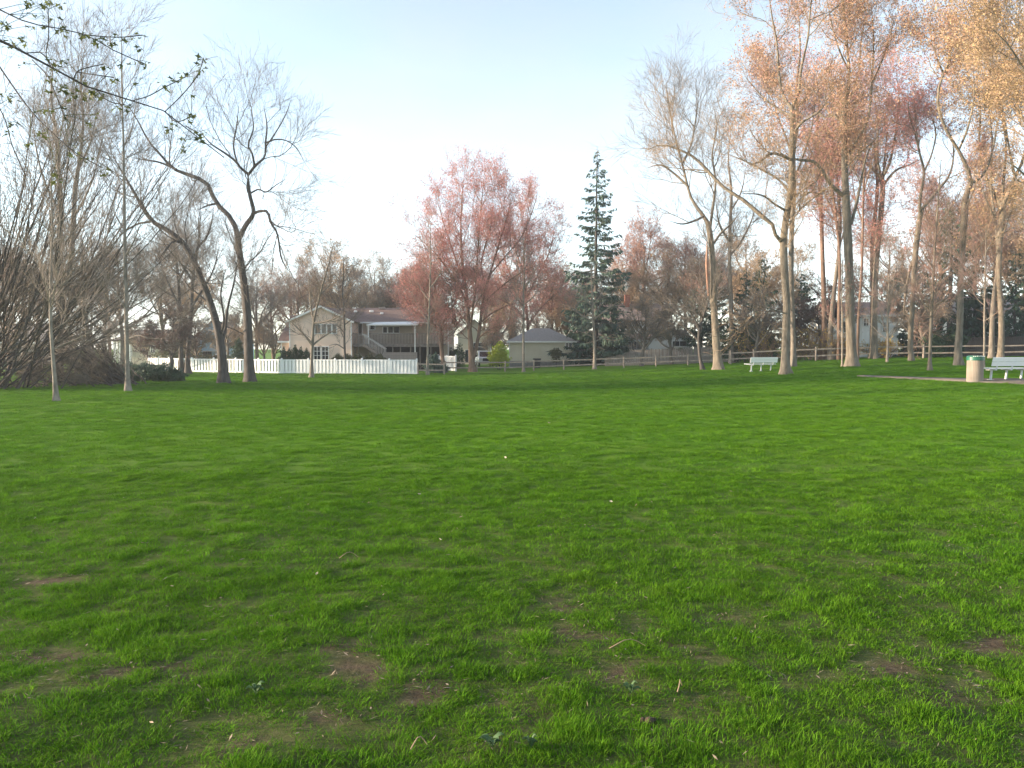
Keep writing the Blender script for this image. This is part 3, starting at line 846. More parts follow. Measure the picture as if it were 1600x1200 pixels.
# --- light blue gabled house far left
def simple_house(name, label, px0, px1, py_eave, py_peak, Y, wallm, roofm, dep=9, ridge='y', overh=.3, base_py=None):
    x0 = at(px0, 545, Y)[0]; x1 = at(px1, 545, Y)[0]; z0 = float(ground((x0 + x1) / 2, Y)) - .1
    r_ = thing(name, label, 'house', (x0, Y, z0)); w = x1 - x0
    ze = hz(py_eave, Y) - z0; zp = hz(py_peak, Y if ridge == 'y' else Y + dep / 2) - z0
    if ridge == 'y':
        house_box(r_, w, dep, 0, ze, wallm, (w / 2, zp), course=.18)
        rf = MB(); s = (zp - ze) / (w / 2)
        rf.slab([(-overh, -overh, ze - s * overh + .12), (w / 2, -overh, zp + .12), (w / 2, dep + .2, zp + .12), (-overh, dep + .2, ze - s * overh + .12)], .1)
        rf.slab([(w / 2 + .002, -overh, zp + .12), (w + overh, -overh, ze - s * overh + .12), (w + overh, dep + .2, ze - s * overh + .12), (w / 2 + .002, dep + .2, zp + .12)], .1)
    else:
        house_box(r_, w, dep, 0, ze, wallm, course=.18)
        rf = MB()
        hip = 2.5 if ridge == 'hip' else -overh
        rf.slab([(-overh, -overh, ze), (w + overh, -overh, ze), (w - hip, dep / 2, zp), (hip, dep / 2, zp)], .12)
        rf.slab([(hip, dep / 2 + .01, zp), (w - hip, dep / 2 + .01, zp), (w + overh, dep + overh, ze), (-overh, dep + overh, ze)], .12)
        if ridge == 'hip':
            rf.slab([(-overh - .002, -overh, ze), (hip - .002, dep / 2, zp), (-overh - .002, dep + overh, ze)], .12)
            rf.slab([(w + overh + .002, -overh, ze), (w + overh + .002, dep + overh, ze), (w - hip + .002, dep / 2, zp)], .12)
        else:
            for xx in (-.01, w - .09):
                MB().prism([(0, ze), (dep, ze), (dep / 2, zp - .15)], xx, xx + .1, 'x').build('gable_wall', wallm, r_)
    ro = rf.build('roof', roofm, r_)
    MB().box(-overh, w + overh, -overh - .1, -overh - .002, ze - .16, ze + .0).build('gutter', TRIM, ro) if ridge != 'y' else None
    return r_, (lambda px: at(px, 545, Y)[0] - x0), (lambda py: hz(py, Y) - z0), w, z0
r_, fx, fz, w, z0 = simple_house('blue_house', 'light blue gabled house seen behind the white fence', 300, 364, 533, 502, 112, BLUE_S, SHING_GR)
window(r_, fx(323), fx(326.5), fz(534), fz(526), 0); window(r_, fx(346), fx(351), fz(534), fz(524), 0); window(r_, fx(318), fx(330), fz(556), fz(549), 0, 2, 1, 'garage_door', GREYWOOD)
MB().box(0, w, -.5, -.04, fz(549), fz(548)).build('ledge', TRIM, r_)
r_, fx, fz, w, z0 = simple_house('cream_house', 'cream house with white porch columns far left behind the shrubs', 184, 268, 532, 515, 104, CREAM, SHING_GR, 8, 'x')
for px in (187, 196, 210): MB().box(fx(px) - .14, fx(px) + .14, -1.4, -1.1, 0, fz(531)).build('porch_column', TRIM, r_)
MB().slab([(fx(183), -1.7, fz(531)), (fx(214), -1.7, fz(531)), (fx(214), -.3, fz(528)), (fx(183), -.3, fz(528))], .12).build('porch_roof', SHING_GR, r_)
window(r_, fx(219), fx(227), fz(551), fz(540), 0, 2, 2); window(r_, fx(236), fx(242), fz(551), fz(540), 0, 2, 2); window(r_, fx(200), fx(206), fz(556), fz(537), 0, 1, 1, 'door')
window(r_, fx(252), fx(260), fz(551), fz(540), 0, 2, 2)

# --- beige building behind the maple, cream garage, pale split-level house, white shed
r_, fx, fz, w, z0 = simple_house('beige_garage', 'pale beige building with dark doorway behind the red maple trunk', 716, 766, 522, 500, 106, CREAM, SHING_GR)
window(r_, fx(727), fx(732), fz(566), fz(547), 0, 1, 1, 'door'); window(r_, fx(740), fx(762), fz(566), fz(536), 0, 1, 5, 'garage_door', TRIM, t=.12)
r_, fx, fz, w, z0 = simple_house('cream_garage', 'low cream sided garage with grey hip roof beside the lime green bush', 796, 897, 533, 513, 82, CREAM, SHING_GR, 7, 'hip')
MB().box(-.03, w + .03, -.06, .5, 0, fz(564)).build('foundation', FOUND, r_)
window(r_, fx(884), fx(893), fz(546), fz(536), 0, 2, 1)
r_, fx, fz, w, z0 = simple_house('split_level_house', 'pale split level house with red chimney behind the grey board fence', 899, 1078, 531, 516, 85, WHITE_S, SHING_PK, 8, 'x')
window(r_, fx(905), fx(917), fz(546), fz(535), 0, 2, 1); window(r_, fx(948), fx(957), fz(545), fz(535), 0); window(r_, fx(978), fx(1003), fz(545), fz(534), 0, 3, 1)
house_box(r_, fx(1070) - fx(1010), 3, 0, fz(528), WHITE_S, ((fx(1070) - fx(1010)) * .5, fz(513)), -2.0, fx(1010), 'bay_wall', .18)
bwid = fx(1070) - fx(1010); bz0 = fz(528); bz1 = fz(513)
rf = MB(); xa = fx(1010)
rf.slab([(xa - .3, -2.3, bz0 - .1), (xa + bwid / 2, -2.3, bz1 + .12), (xa + bwid / 2, 2.5, bz1 + .12), (xa - .3, 2.5, bz0 - .1)], .1)
rf.slab([(xa + bwid / 2 + .002, -2.3, bz1 + .12), (xa + bwid + .3, -2.3, bz0 - .1), (xa + bwid + .3, 2.5, bz0 - .1), (xa + bwid / 2 + .002, 2.5, bz1 + .12)], .1)
rf.build('bay_roof', SHING_PK, r_)
window(r_, fx(1045), fx(1066), fz(541), fz(533.5), -2.0, 2, 1)
house_box(r_, fx(1042) - fx(948), 6, fz(520), fz(500), WHITE_S, None, 2.0, fx(948), 'upper_wall', .18)
window(r_, fx(974), fx(984), fz(513), fz(503), 2.0, 1, 2)
rf = MB(); ua, ub = fx(944), fx(1046)
rf.slab([(ua, 1.5, fz(500)), (ub, 1.5, fz(500)), (ub, 5.2, fz(470)), (ua, 5.2, fz(470))], .12); rf.slab([(ua, 5.21, fz(470)), (ub, 5.21, fz(470)), (ub, 8.6, fz(500)), (ua, 8.6, fz(500))], .12)
ro = rf.build('upper_roof', SHING_PK, r_)
MB().box(fx(985), fx(993), 4.4, 5.0, fz(480), fz(456)).build('chimney', BRICK, ro)
r_, fx, fz, w, z0 = simple_house('white_shed', 'white shed with a half glazed door behind the rail fence on the right', 1303, 1402, 492, 472, 73, WHITE_S, SHING_PK, 6, 'x')
dr = MB(); dr.box(fx(1344.5), fx(1357.5), -.10, -.035, fz(537), fz(495)); dro = dr.build('door', TRIM, r_, .01)
window(dro, fx(1348), fx(1355), fz(509), fz(498), -.075, 2, 2, 'door_window')
MB().cyl((fx(1346.5), -.14, fz(519)), .03, .03, .05, 10, 0, 'y').build('door_handle', GREYWOOD, dro)
window(r_, fx(1313), fx(1321), fz(519), fz(504), 0, 2, 2); window(r_, fx(1378), fx(1388), fz(519), fz(504), 0, 2, 2)
MB().box(fx(1342.5), fx(1344.3), -.09, -.034, fz(538), fz(493)).box(fx(1357.7), fx(1359.5), -.09, -.034, fz(538), fz(493)).build('door_frame', TRIM, r_)
r_, fx, fz, w, z0 = simple_house('pale_house', 'pale house glimpsed between evergreens at the far right', 1490, 1640, 492, 462, 96, WHITE_S, SHING_GR, 9, 'x')
window(r_, fx(1520), fx(1529), fz(516), fz(500), 0, 2, 2); window(r_, fx(1560), fx(1570), fz(516), fz(500), 0, 2, 2); window(r_, fx(1600), fx(1610), fz(516), fz(500), 0, 2, 2)
r_, fx, fz, w, z0 = simple_house('grey_house', 'grey house far behind the large fan shaped shrub on the left', -40, 62, 535, 505, 108, TANW, SHING_GR, 9, 'x')
window(r_, fx(10), fx(20), fz(556), fz(542), 0, 2, 2); window(r_, fx(35), fx(45), fz(556), fz(542), 0, 2, 2); window(r_, fx(-20), fx(-10), fz(556), fz(542), 0, 2, 2)

# ------------------------------------------------------------------ fences
# white vinyl fence: panels between posts, pickets set alternately forward and back
def vinyl_fence(name, label, pts, h, picket_w=.15, gap=.0, group=None):
    p0 = np.array(pts[0]); root = thing(name, label, 'fence', (p0[0], p0[1], float(ground(*p0))), 0, group)
    zb = float(ground(*p0))
    pm = MB().box(-.065, .065, -.065, .065, -.1, h + .05); pm.add([(-.085, -.085, h + .05), (.085, -.085, h + .05), (.085, .085, h + .05), (-.085, .085, h + .05), (0, 0, h + .13)], [(3, 2, 1, 0), (0, 1, 4), (1, 2, 4), (2, 3, 4), (3, 0, 4)])
    pm = pm.mesh('post', VINYL)
    km = MB().box(-picket_w / 2, picket_w / 2, -.011, .011, .10, h - .05).mesh('picket', VINYL)
    k = 0
    for a, c in zip(pts[:-1], pts[1:]):
        a = np.array(a); c = np.array(c); d = c - a; L = float(np.hypot(*d)); ang = math.atan2(d[1], d[0]); np_ = max(1, round(L / 2.4))
        for j in range(np_ + (1 if c is not None and tuple(c) == tuple(pts[-1]) else 0)):
            q = a + d * j / np_; o = link('post', pm, root, (q[0] - p0[0], q[1] - p0[1], float(ground(*q)) - zb)); o.rotation_euler[2] = ang
        for j in range(np_):
            q0 = a + d * j / np_; q1 = a + d * (j + 1) / np_; g0, g1 = float(ground(*q0)) - zb, float(ground(*q1)) - zb
            for zz, hh in ((.10, .14), (h - .06, .10)):
                MB().beam((q0[0] - p0[0], q0[1] - p0[1], g0 + zz), (q1[0] - p0[0], q1[1] - p0[1], g1 + zz), .05, hh).build('rail', VINYL, root)
            n_ = int((L / np_ - .14) / (picket_w * .98)); u = d / L; nv = np.array([-u[1], u[0]])
            for i in range(n_):
                f = (i + .5) / n_; q = q0 + (q1 - q0) * (.07 / (L / np_) + f * (1 - .14 / (L / np_)))
                off = nv * (.042 if k % 2 else -.042); k += 1
                o = link('picket', km, root, (q[0] + off[0] - p0[0], q[1] + off[1] - p0[1], g0 + (g1 - g0) * f)); o.rotation_euler[2] = ang
    return root
def pxy(px, Y): p = at(px, 545, Y); return (float(p[0]), float(Y))
vinyl_fence('vinyl_fence', 'long white picket fence in front of the peach house', [pxy(300, 69.5), pxy(440, 66), pxy(651, 64.5)], 1.22, .16)
vinyl_fence('vinyl_fence', 'end run of white fence receding behind the dark crabapple', [pxy(300 - .8, 69.7), pxy(232, 76)], 1.22, .19)
vinyl_fence('vinyl_fence', 'short white privacy fence beside the blue green spruce bush', [pxy(672, 80), pxy(712, 73)], 1.45, .19)

def rail_fence(name, label, pts, h=1.05, zz=(.45, .85), group=None):
    """split rail fence: round-ish posts with two rails; pts = post positions"""
    p0 = pts[0]; zb = float(ground(*p0)); root = thing(name, label, 'fence', (p0[0], p0[1], zb), 0, group)
    rg = np.random.default_rng(int(abs(p0[0] * 100)))
    pm = MB().cyl((0, 0, -.1), .075, .065, h + .1, 7).mesh('post', RAILW)
    for q in pts:
        o = link('post', pm, root, (q[0] - p0[0], q[1] - p0[1], float(ground(*q)) - zb)); o.rotation_euler = (rg.normal(0, .02), rg.normal(0, .02), rg.random() * 3)
    for a, c in zip(pts[:-1], pts[1:]):
        for z in zz:
            MB().beam((a[0] - p0[0], a[1] - p0[1], float(ground(*a)) - zb + z + rg.normal(0, .02)), (c[0] - p0[0], c[1] - p0[1], float(ground(*c)) - zb + z + rg.normal(0, .02)), .05, .11).build('rail', RAILW, root)
    return root
rail_fence('rail_fence', 'short split rail fence by the end of the white picket fence', [pxy(653, 64.3), pxy(694, 64)], 1.0, (.35, .85))
rail_fence('rail_fence', 'long weathered split rail fence across the middle of the lawn edge', [pxy(x, 71 - (x - 745) * .004) for x in (695.5, 745, 789, 834, 881, 928, 975, 1025, 1075, 1125, 1140)], 1.0, (.38, .85))
rail_fence('rail_fence', 'dark split rail fence behind the tall trees on the right', [pxy(x, 66 - (x - 1150) * .007) for x in (1142, 1178, 1226, 1275, 1330, 1388, 1443, 1500, 1553, 1610, 1670)], 1.2, (.45, .98))
# grey weathered board fence before the split-level house
root = thing('board_fence', 'grey weathered stockade fence in front of the split level house', 'fence', foot(985, 76))
x0w, x1w = at(985, 545, 76)[0], at(1155, 545, 74)[0]
bmesh_ = MB(); bmesh_.prism([(-.066, 0), (.066, 0), (.066, 1.50), (.03, 1.56), (-.03, 1.56), (-.066, 1.50)], -.011, .011); bmesh_ = bmesh_.mesh('board', GREYWOOD)
zb = float(ground(x0w, 76)); rg = np.random.default_rng(8); k = 0
while x0w + k * .15 < x1w:
    x = x0w + k * .15; f = (x - x0w) / (x1w - x0w); y = 76 - 2 * f
    o = link('board', bmesh_, root, (x - x0w, y - 76, float(ground(x, y)) - zb)); o.rotation_euler = (0, rg.normal(0, .008), -.18); o.scale = (1, 1, rg.uniform(.97, 1.02)); k += 1
for a in range(6):
    f = a / 5.; x = x0w + (x1w - x0w) * f; MB().box(-.05, .05, -.05, .05, -.1, 1.6).build('post', GREYWOOD, root).location = (x - x0w, 76 - 2 * f - 76 + .1, float(ground(x, 76 - 2 * f)) - zb)
MB().beam((0, .04, .4), (x1w - x0w, -1.96, .4 + .5), .04, .09).build('rail', GREYWOOD, root)
# sloping run of the same fence at its left end
root = thing('board_fence', 'sloping low end of the grey stockade fence by the spruce', 'fence', foot(946, 77))
bl = at(984, 545, 76.2)[0] - at(946, 545, 77)[0]; k = 0
while k * .15 < bl:
    f = k * .15 / bl; o = link('board', bmesh_, root, (k * .15, -.8 * f, -.02)); o.scale = (1, 1, .55 + .42 * f); o.rotation_euler = (0, 0, -.2); k += 1
MB().beam((0, -.04, .62), (bl, -.84, 1.30), .04, .10).build('rail', GREYWOOD, root)
# dark brown board fence at the far right
DKFENCE = mat('dark_fence', (.045, .035, .032), (.08, .062, .056), 3, .95, .3, 20, (4, 4, .6))
root = thing('board_fence', 'dark brown board fence at the back under the right hand evergreens', 'fence', foot(1478, 69))
zb = float(ground(at(1478, 545, 69)[0], 69)); dm = MB().box(-.085, .085, -.012, .012, 0, 1.75).mesh('board', DKFENCE); x0w = at(1478, 545, 69)[0]
for k in range(76): link('board', dm, root, (k * .175, -k * .01, float(ground(x0w + k * .175, 69)) - zb + .03 * math.sin(k * 2.3)))
MB().beam((0, .05, .5), (75 * .175, -.70, .62), .04, .09).build('rail', DKFENCE, root); MB().beam((0, .05, 1.4), (75 * .175, -.70, 1.52), .04, .09).build('rail', DKFENCE, root)

# ------------------------------------------------------------------ cars
PAINTW = mat('car_white', (.72, .73, .74), (.76, .77, .78), 1, .25, spec=.6)
TYRE = mat('tyre', (.012, .012, .012), (.02, .02, .02), 10, .9)
RIM = mat('rim', (.4, .4, .41), (.5, .5, .5), 4, .35, metal=.8)
LAMP = mat('headlamp', (.6, .62, .65), (.75, .77, .8), 8, .15, spec=.8)
def wheel(root, x, y, r=.36, axis='x', s=1):
    wv = MB().cyl((x - .11, y, r), r, r, .22, 20, 0, 'x').build('wheel', TYRE, root, .03)
    MB().cyl((x + (.10 if s > 0 else -.13), y, r), r * .62, r * .58, .03, 14, 0, 'x').build('rim', RIM, wv)
# white pickup facing the viewer (local -y is its nose)
tk = thing('pickup_truck', 'white pickup truck parked nose out beside the red maple trunk', 'truck', foot(757, 94), R(8))
bd = MB(); bd.prism([(-2.7, .45), (-2.7, 1.05), (-1.55, 1.15), (-1.2, 1.12), (2.6, 1.12), (2.6, .45)], -.95, .95, 'x'); body = bd.build('body', PAINTW, tk, .06)
cb = MB(); cb.prism([(-1.25, 1.12), (-.55, 1.82), (.9, 1.85), (1.1, 1.12)], -.84, .84, 'x'); cab = cb.build('cab', PAINTW, tk, .06)
ws = MB(); ws.add([(-.74, -1.262 + .06, 1.17), (.74, -1.262 + .06, 1.17), (.66, -.64, 1.76), (-.66, -.64, 1.76)], [(0, 1, 2, 3)])
ws = MB().slab([(-.74, -1.24, 1.19), (.74, -1.24, 1.19), (.66, -.66, 1.78), (-.66, -.66, 1.78)], .02); ws.build('windscreen', GLASS, cab)
for s in (-1, 1):
    MB().box(s * .845 - .012, s * .845 + .012, -.6, .85, 1.22, 1.7).build('side_window', GLASS, cab)
    MB().box(s * .72 - .18, s * .72 + .18, -2.75, -2.69, .82, 1.02).build('headlight', LAMP, tk, .02)
    MB().box(s * 1.08 - .1, s * 1.08 + .1, -.95, -.8, 1.2, 1.42).build('mirror', BLACKP, tk, .02)
    for y in (-1.75, 1.6): wheel(tk, s * .84, y, .4, s=s)
MB().box(-.5, .5, -2.75, -2.69, .66, 1.02).build('grille', BLACKP, tk, .02)
MB().box(-.98, .98, -2.84, -2.68, .42, .62).build('bumper', RIM, tk, .03)
# white car by the blue house, side on
cr_ = thing('parked_car', 'white car behind the white fence in front of the blue house', 'car', foot(350, 90), R(4))
cb = MB(); cb.prism([(-2.2, .3), (-2.25, .75), (-1.5, .92), (-.9, 1.42), (.7, 1.46), (1.5, 1.0), (2.2, .9), (2.25, .3)], -.85, .85); cb.build('body', PAINTW, cr_, .07)
MB().prism([(-1.32, .95), (-.84, 1.36), (-.1, 1.39), (-.1, .95)], -.865, -.845).build('side_window', GLASS, cr_); MB().prism([(0, .95), (0, 1.39), (.66, 1.39), (1.25, 1.0)], -.865, -.845).build('side_window', GLASS, cr_)
for x in (-1.4, 1.4):
    wv = MB().cyl((x, -.86, .33), .33, .33, .2, 20, 0, 'y').build('wheel', TYRE, cr_); MB().cyl((x, -.875, .33), .2, .2, .02, 14, 0, 'y').build('rim', RIM, wv)
    wv = MB().cyl((x, .66, .33), .33, .33, .2, 20, 0, 'y').build('wheel', TYRE, cr_)
# covered barbecue behind the hedge
root = thing('barbecue_grill', 'white domed barbecue lid showing above the olive hedge', 'grill', foot(566, 73.6))
gb = MB(); prof = [(.30, .95), (.31, 1.05), (.28, 1.2), (.2, 1.32), (.06, 1.37)]
for (r0, z0_), (r1, z1_) in zip(prof[:-1], prof[1:]): gb.cyl((0, 0, z0_), r0, r1, z1_ - z0_, 18)
gb.build('lid', TRIM, root, smooth_sh=True); MB().cyl((0, 0, .62), .2, .30, .31, 18).build('bowl', BLACKP, root)
for a in range(3): MB().beam((.2 * math.cos(a * 2.1), .2 * math.sin(a * 2.1), .64), (.34 * math.cos(a * 2.1), .34 * math.sin(a * 2.1), 0), .03, .03).build('leg', BLACKP, root)
# black bin by the cream garage
root = thing('garbage_bin', 'small black bin against the cream garage wall', 'bin', foot(839, 79))
MB().prism([(-.32, 0), (.32, 0), (.38, .85), (-.38, .85)], -.3, .3).build('bin_body', BLACKP, root, .02); MB().slab([(-.42, -.36, .9), (.42, -.36, .9), (.42, .34, .98), (-.42, .34, .98)], .05).build('lid', BLACKP, root, .015)

# ------------------------------------------------------------------ benches and litter bin
BENCHW = mat('bench_white', (.78, .78, .77), (.84, .84, .83), 5, .5, .08, 60, (1, 8, 8))
BENCHM = mat('bench_metal', (.55, .56, .57), (.66, .67, .68), 6, .45)
def bench(label, px, Y, rz, L=1.83):
    """back towards the viewer (-y), sitter faces +y"""
    r_ = thing('park_bench', label, 'bench', foot(px, Y), rz, 'white park benches')
    tilt = R(14); by = -.16
    for k in range(2):
        z = .54 + k * .165; M = Matrix.Translation((0, by - (z - .45) * math.tan(tilt), z)) @ Matrix.Rotation(tilt, 4, 'X')
        MB().box(-L / 2, L / 2, -.02, .02, 0, .157, M).build('back_plank', BENCHW, r_, .006)
    for k in range(4):
        MB().box(-L / 2, L / 2, -.08 + k * .155, .065 + k * .155, .425, .465).build('seat_plank', BENCHW, r_, .006)
    for s in (-.36, 0, .36):
        x = s * L
        f = MB(); f.beam((x, .12, .0), (x, .08, .42), .06, .06, (0, 1, 0)); f.box(x - .06, x + .06, .0, .24, -.02, .03)
        f.build('leg', BENCHM, r_, .008)
        b_ = MB(); b_.beam((x, -.12, .40), (x, .34, .40), .05, .045); b_.beam((x, -.13, .38), (x, by - .085, .86), .045, .04, (0, 1, 0)); b_.build('bracket', BENCHM, r_, .006)
    return r_
b1 = bench('long white park bench beside the litter bin at right edge', 1577, 28.6, R(11))
b2 = bench('white park bench on the lawn beside the big pale trunk', 1191, 47.0, R(13))
b2['label'] = 'smaller white park bench on the lawn left of the pale trunk'

SLAT = mat('bin_slat', (.23, .19, .155), (.31, .26, .215), 3, .8, .2, 20, (5, 5, .7), objrand=.14)
GREENP = mat('bin_green', (.012, .085, .055), (.02, .12, .08), 5, .35, spec=.5)
BAGW = mat('bin_bag', (.55, .58, .57), (.7, .72, .7), 20, .4)
bn = thing('litter_bin', 'round slatted tan litter bin with green lid beside the bench', 'litter bin', foot(1524.5, 28.3))
MB().cyl((0, 0, .03), .235, .235, .72, 24).build('liner', BLACKP, bn, smooth_sh=False)
sm = MB().box(-.022, .022, -.012, .012, .02, .80).mesh('slat', SLAT)
for k in range(34):
    a = 2 * math.pi * k / 34; o = link('slat', sm, bn, (.262 * math.cos(a), .262 * math.sin(a), 0)); o.rotation_euler[2] = a + math.pi / 2
MB().cyl((0, 0, 0), .27, .27, .03, 28).build('base', GREYWOOD, bn)
lid = MB()
for (r0, z0_), (r1, z1_) in [((.292, .80), (.292, .93)), ((.292, .93), (.262, .965)), ((.262, .965), (.17, .985))]: lid.cyl((0, 0, z0_), r0, r1, z1_ - z0_, 32)
lid_o = lid.build('lid', GREENP, bn)
MB().cyl((0, 0, .986), .15, .15, .012, 24).build('lid_opening', BLACKP, lid_o)
rg = np.random.default_rng(2)
bag = MB()
for k in range(11):
    a = -2.3 + k * .2; bag.box(-.018, .018, -.006, .006, -.014, rg.uniform(.0, .016), Matrix.Translation((.299 * math.cos(a), .299 * math.sin(a), .955)) @ Matrix.Rotation(a + math.pi / 2, 4, 'Z'))
bag.build('bag_edge', BAGW, lid_o)

# ------------------------------------------------------------------ traced trees
LV_BIG = lambda a=1.0, up=.10: [dict(N=int(54 * a), L=(2.2, 5.4), ang=(30, 68), t0=.44, up=up, wig=.20, K=9, rr=.45, rl=.0095, S=6, trunk=True, rtip=.008),
                        dict(N=int(480 * a), L=(1.0, 3.0), ang=(25, 58), t0=.10, up=up, wig=.19, K=6, rr=.6, rl=.0065, S=3, rtip=.006),
                        dict(N=int(2200 * a), L=(.6, 1.8), ang=(20, 52), t0=.10, up=up * .8, wig=.17, K=3, rr=.6, rl=.005, S=3, rtip=.0045),
                        dict(N=int(7500 * a), L=(.35, 1.1), ang=(18, 48), t0=.15, up=up * .6, wig=.12, K=3, rr=.6, rl=.005, S=1, rtip=.0038)]

LV_BARE = lambda a=1.0, up=.10: [dict(N=int(42 * a), L=(2.2, 6.2), ang=(28, 62), t0=.25, up=up, wig=.16, K=10, rr=.45, rl=.008, S=6, trunk=True, rtip=.007),
                        dict(N=int(300 * a), L=(1.2, 3.4), ang=(22, 52), t0=.10, up=up, wig=.16, K=6, rr=.6, rl=.0055, S=3, rtip=.005),
                        dict(N=int(1500 * a), L=(.7, 2.0), ang=(18, 48), t0=.10, up=up * .8, wig=.13, K=4, rr=.6, rl=.0045, S=3, rtip=.004),
                        dict(N=int(4600 * a), L=(.4, 1.2), ang=(16, 44), t0=.15, up=up * .6, wig=.11, K=3, rr=.6, rl=.004, S=1, rtip=.0034)]
# --- left: leaning tree and tall forked tree
WID = .72
Yc = depth_of(350, 599)
C_l = [px_trunk([(350, 599, 26), (347, 560, 19), (342, 522, 17), (334, 490, 15), (325, 463, 14), (313, 432, 13), (303, 408, 13), (285, 379, 11), (262, 360, 10), (238, 346, 9), (222, 322, 8), (211, 303, 6), (191, 269, 4), (172, 235, 3)], Yc),
       px_limb([(303, 408, 6), (308, 388, 5, .4), (322, 372, 4, .8), (330, 350, 3, 1.2), (334, 325, 2, 1.4)], Yc),
       px_limb([(285, 379, 6), (270, 378, 4, -.5), (255, 395, 3, -1.0), (243, 415, 2, -1.2)], Yc),
       px_limb([(346, 540, 7), (352, 515, 6, .3), (356, 480, 5, .6), (366, 440, 4, .9), (372, 400, 3, 1.2)], Yc),
       px_limb([(343, 530, 6), (350, 500, 5, -.3), (345, 460, 4, -.6), (352, 420, 2, -.8)], Yc),
       px_limb([(238, 346, 5), (215, 350, 4, .5), (195, 362, 3, .8), (178, 380, 2, 1.0)], Yc)]
tree('bare_tree', 'leaning bare grey tree bending left, beside the taller forked one', C_l, LV_BARE(.9), BARK_DARK, TWIG_GREY, 21)
Yd = depth_of(391, 597)
D_l = [px_trunk([(391, 597, 26), (389, 560, 20), (387, 500, 18), (383, 455, 16), (379, 424, 14), (374, 390, 13), (372, 371, 13)], Yd),
       px_limb([(372, 372, 11), (366, 350, 11, .2), (352, 330, 10, .4), (338, 318, 10, .5), (330, 300, 9, .6), (321, 284, 9, .7), (300, 275, 8, .9), (272, 264, 6, 1.2), (252, 243, 5, 1.4), (232, 220, 4, 1.6), (216, 190, 3, 1.8), (198, 160, 2.2, 2.0)], Yd),
       px_limb([(373, 374, 11), (384, 352, 10, -.3), (396, 333, 9, -.5), (391, 308, 8, -.6), (388, 290, 8, -.7), (388, 272, 8, -.8)], Yd),
       px_limb([(388, 272, 6), (376, 262, 5, -.9), (366, 250, 5, -1.0), (345, 235, 4, -1.2), (330, 225, 3, -1.4), (312, 205, 2, -1.6)], Yd),
       px_limb([(388, 273, 6), (398, 260, 6, -.6), (407, 252, 5, -.4), (414, 244, 4, -.2), (415, 222, 4, 0), (417, 195, 3, .2), (412, 165, 2, .3)], Yd),
       px_limb([(398, 260, 5), (394, 240, 4, -.8), (388, 226, 4, -1.2), (396, 200, 3, -1.5), (392, 170, 2, -1.7)], Yd),
       px_limb([(371, 256, 4), (365, 228, 3.4, -.6), (370, 195, 3, -.4), (373, 165, 2, -.3)], Yd),
       px_limb([(395, 334, 7), (406, 330, 6, -.8), (418, 331, 6, -1.0), (423, 348, 5, -1.2), (432, 362, 4, -1.3), (436, 380, 4, -1.4), (440, 405, 3, -1.5), (452, 425, 2, -1.6)], Yd),
       px_limb([(391, 302, 4), (404, 296, 3, -.4), (416, 300, 3, -.8), (430, 290, 2, -1.0), (446, 280, 2, -1.3)], Yd),
       px_limb([(276, 265, 5), (250, 254, 4, .6), (228, 250, 3, .2), (206, 246, 2, 0)], Yd),
       px_limb([(414, 224, 4), (430, 218, 3, .5), (448, 220, 2.4, .9), (464, 232, 2, 1.1), (474, 250, 1.5, 1.2)], Yd), px_limb([(415, 230, 3), (432, 205, 2.6, -.6), (446, 180, 2, -1.0), (455, 155, 1.5, -1.2)], Yd),
       px_limb([(338, 318, 5), (322, 322, 3, -.5), (306, 330, 2, -1.0)], Yd)]
tree('bare_tree', 'tall bare dark grey forked tree with twisted limbs', D_l, LV_BARE(1.1), BARK_DARK, TWIG_GREY, 22)

WID = .80
# --- right: big pale trunks
Ye = depth_of(1123, 578)
E_l = [px_trunk([(1123, 578, 22), (1121, 555, 16), (1119, 530, 15), (1117, 500, 13), (1115, 465, 13), (1115, 435, 12), (1113, 400, 11), (1110, 370, 11), (1106, 347, 10)], Ye),
       px_limb([(1106, 348, 8), (1095, 332, 7, .3), (1081, 312, 6, .6), (1073, 286, 5, .9), (1066, 255, 4, 1.2), (1055, 215, 4, 1.4), (1046, 170, 3, 1.6), (1040, 125, 2, 1.8)], Ye),
       px_limb([(1109, 360, 6), (1114, 322, 5, -.4), (1118, 285, 4, -.6), (1113, 240, 3, -.8), (1120, 200, 2.4, -.9), (1116, 170, 2, -1)], Ye),
       px_limb([(1074, 290, 5), (1052, 270, 4, .2), (1032, 258, 3, -.2), (1012, 262, 2, -.5)], Ye),
       px_limb([(1066, 255, 4), (1080, 225, 3, 1.7), (1088, 180, 3, 2.2), (1092, 140, 2, 2.6)], Ye),
       px_limb([(1100, 338, 5), (1085, 345, 4, -.8), (1066, 350, 3, -1.3), (1045, 345, 2, -1.6)], Ye),
       px_limb([(1112, 385, 5), (1126, 365, 4, .8), (1142, 350, 3, 1.3), (1158, 330, 2, 1.6)], Ye)]
tE = tree('bare_tree', 'bare pale barked tree with torn strip, left of the small bench', E_l, LV_BARE(1.2), BARK_PALE, TWIG_GREY, 23)
RAW = mat('torn_wood', (.26, .14, .10), (.36, .22, .16), 6, .9, .5, 20, (1, 1, .3))
a = px_limb([(1107, 462, 3), (1105.5, 440, 5), (1104, 410, 5), (1105, 385, 3), (1104, 372, 1)], Ye - .15); P_, R_ = a[None, :, :3], a[None, :, 3]
V, q = tubes(P_, R_, 7, .2, np.random.default_rng(1)); link('torn_strip', mesh_np('torn_strip', V - np.array(tE.location), q, None, RAW, True), tE)

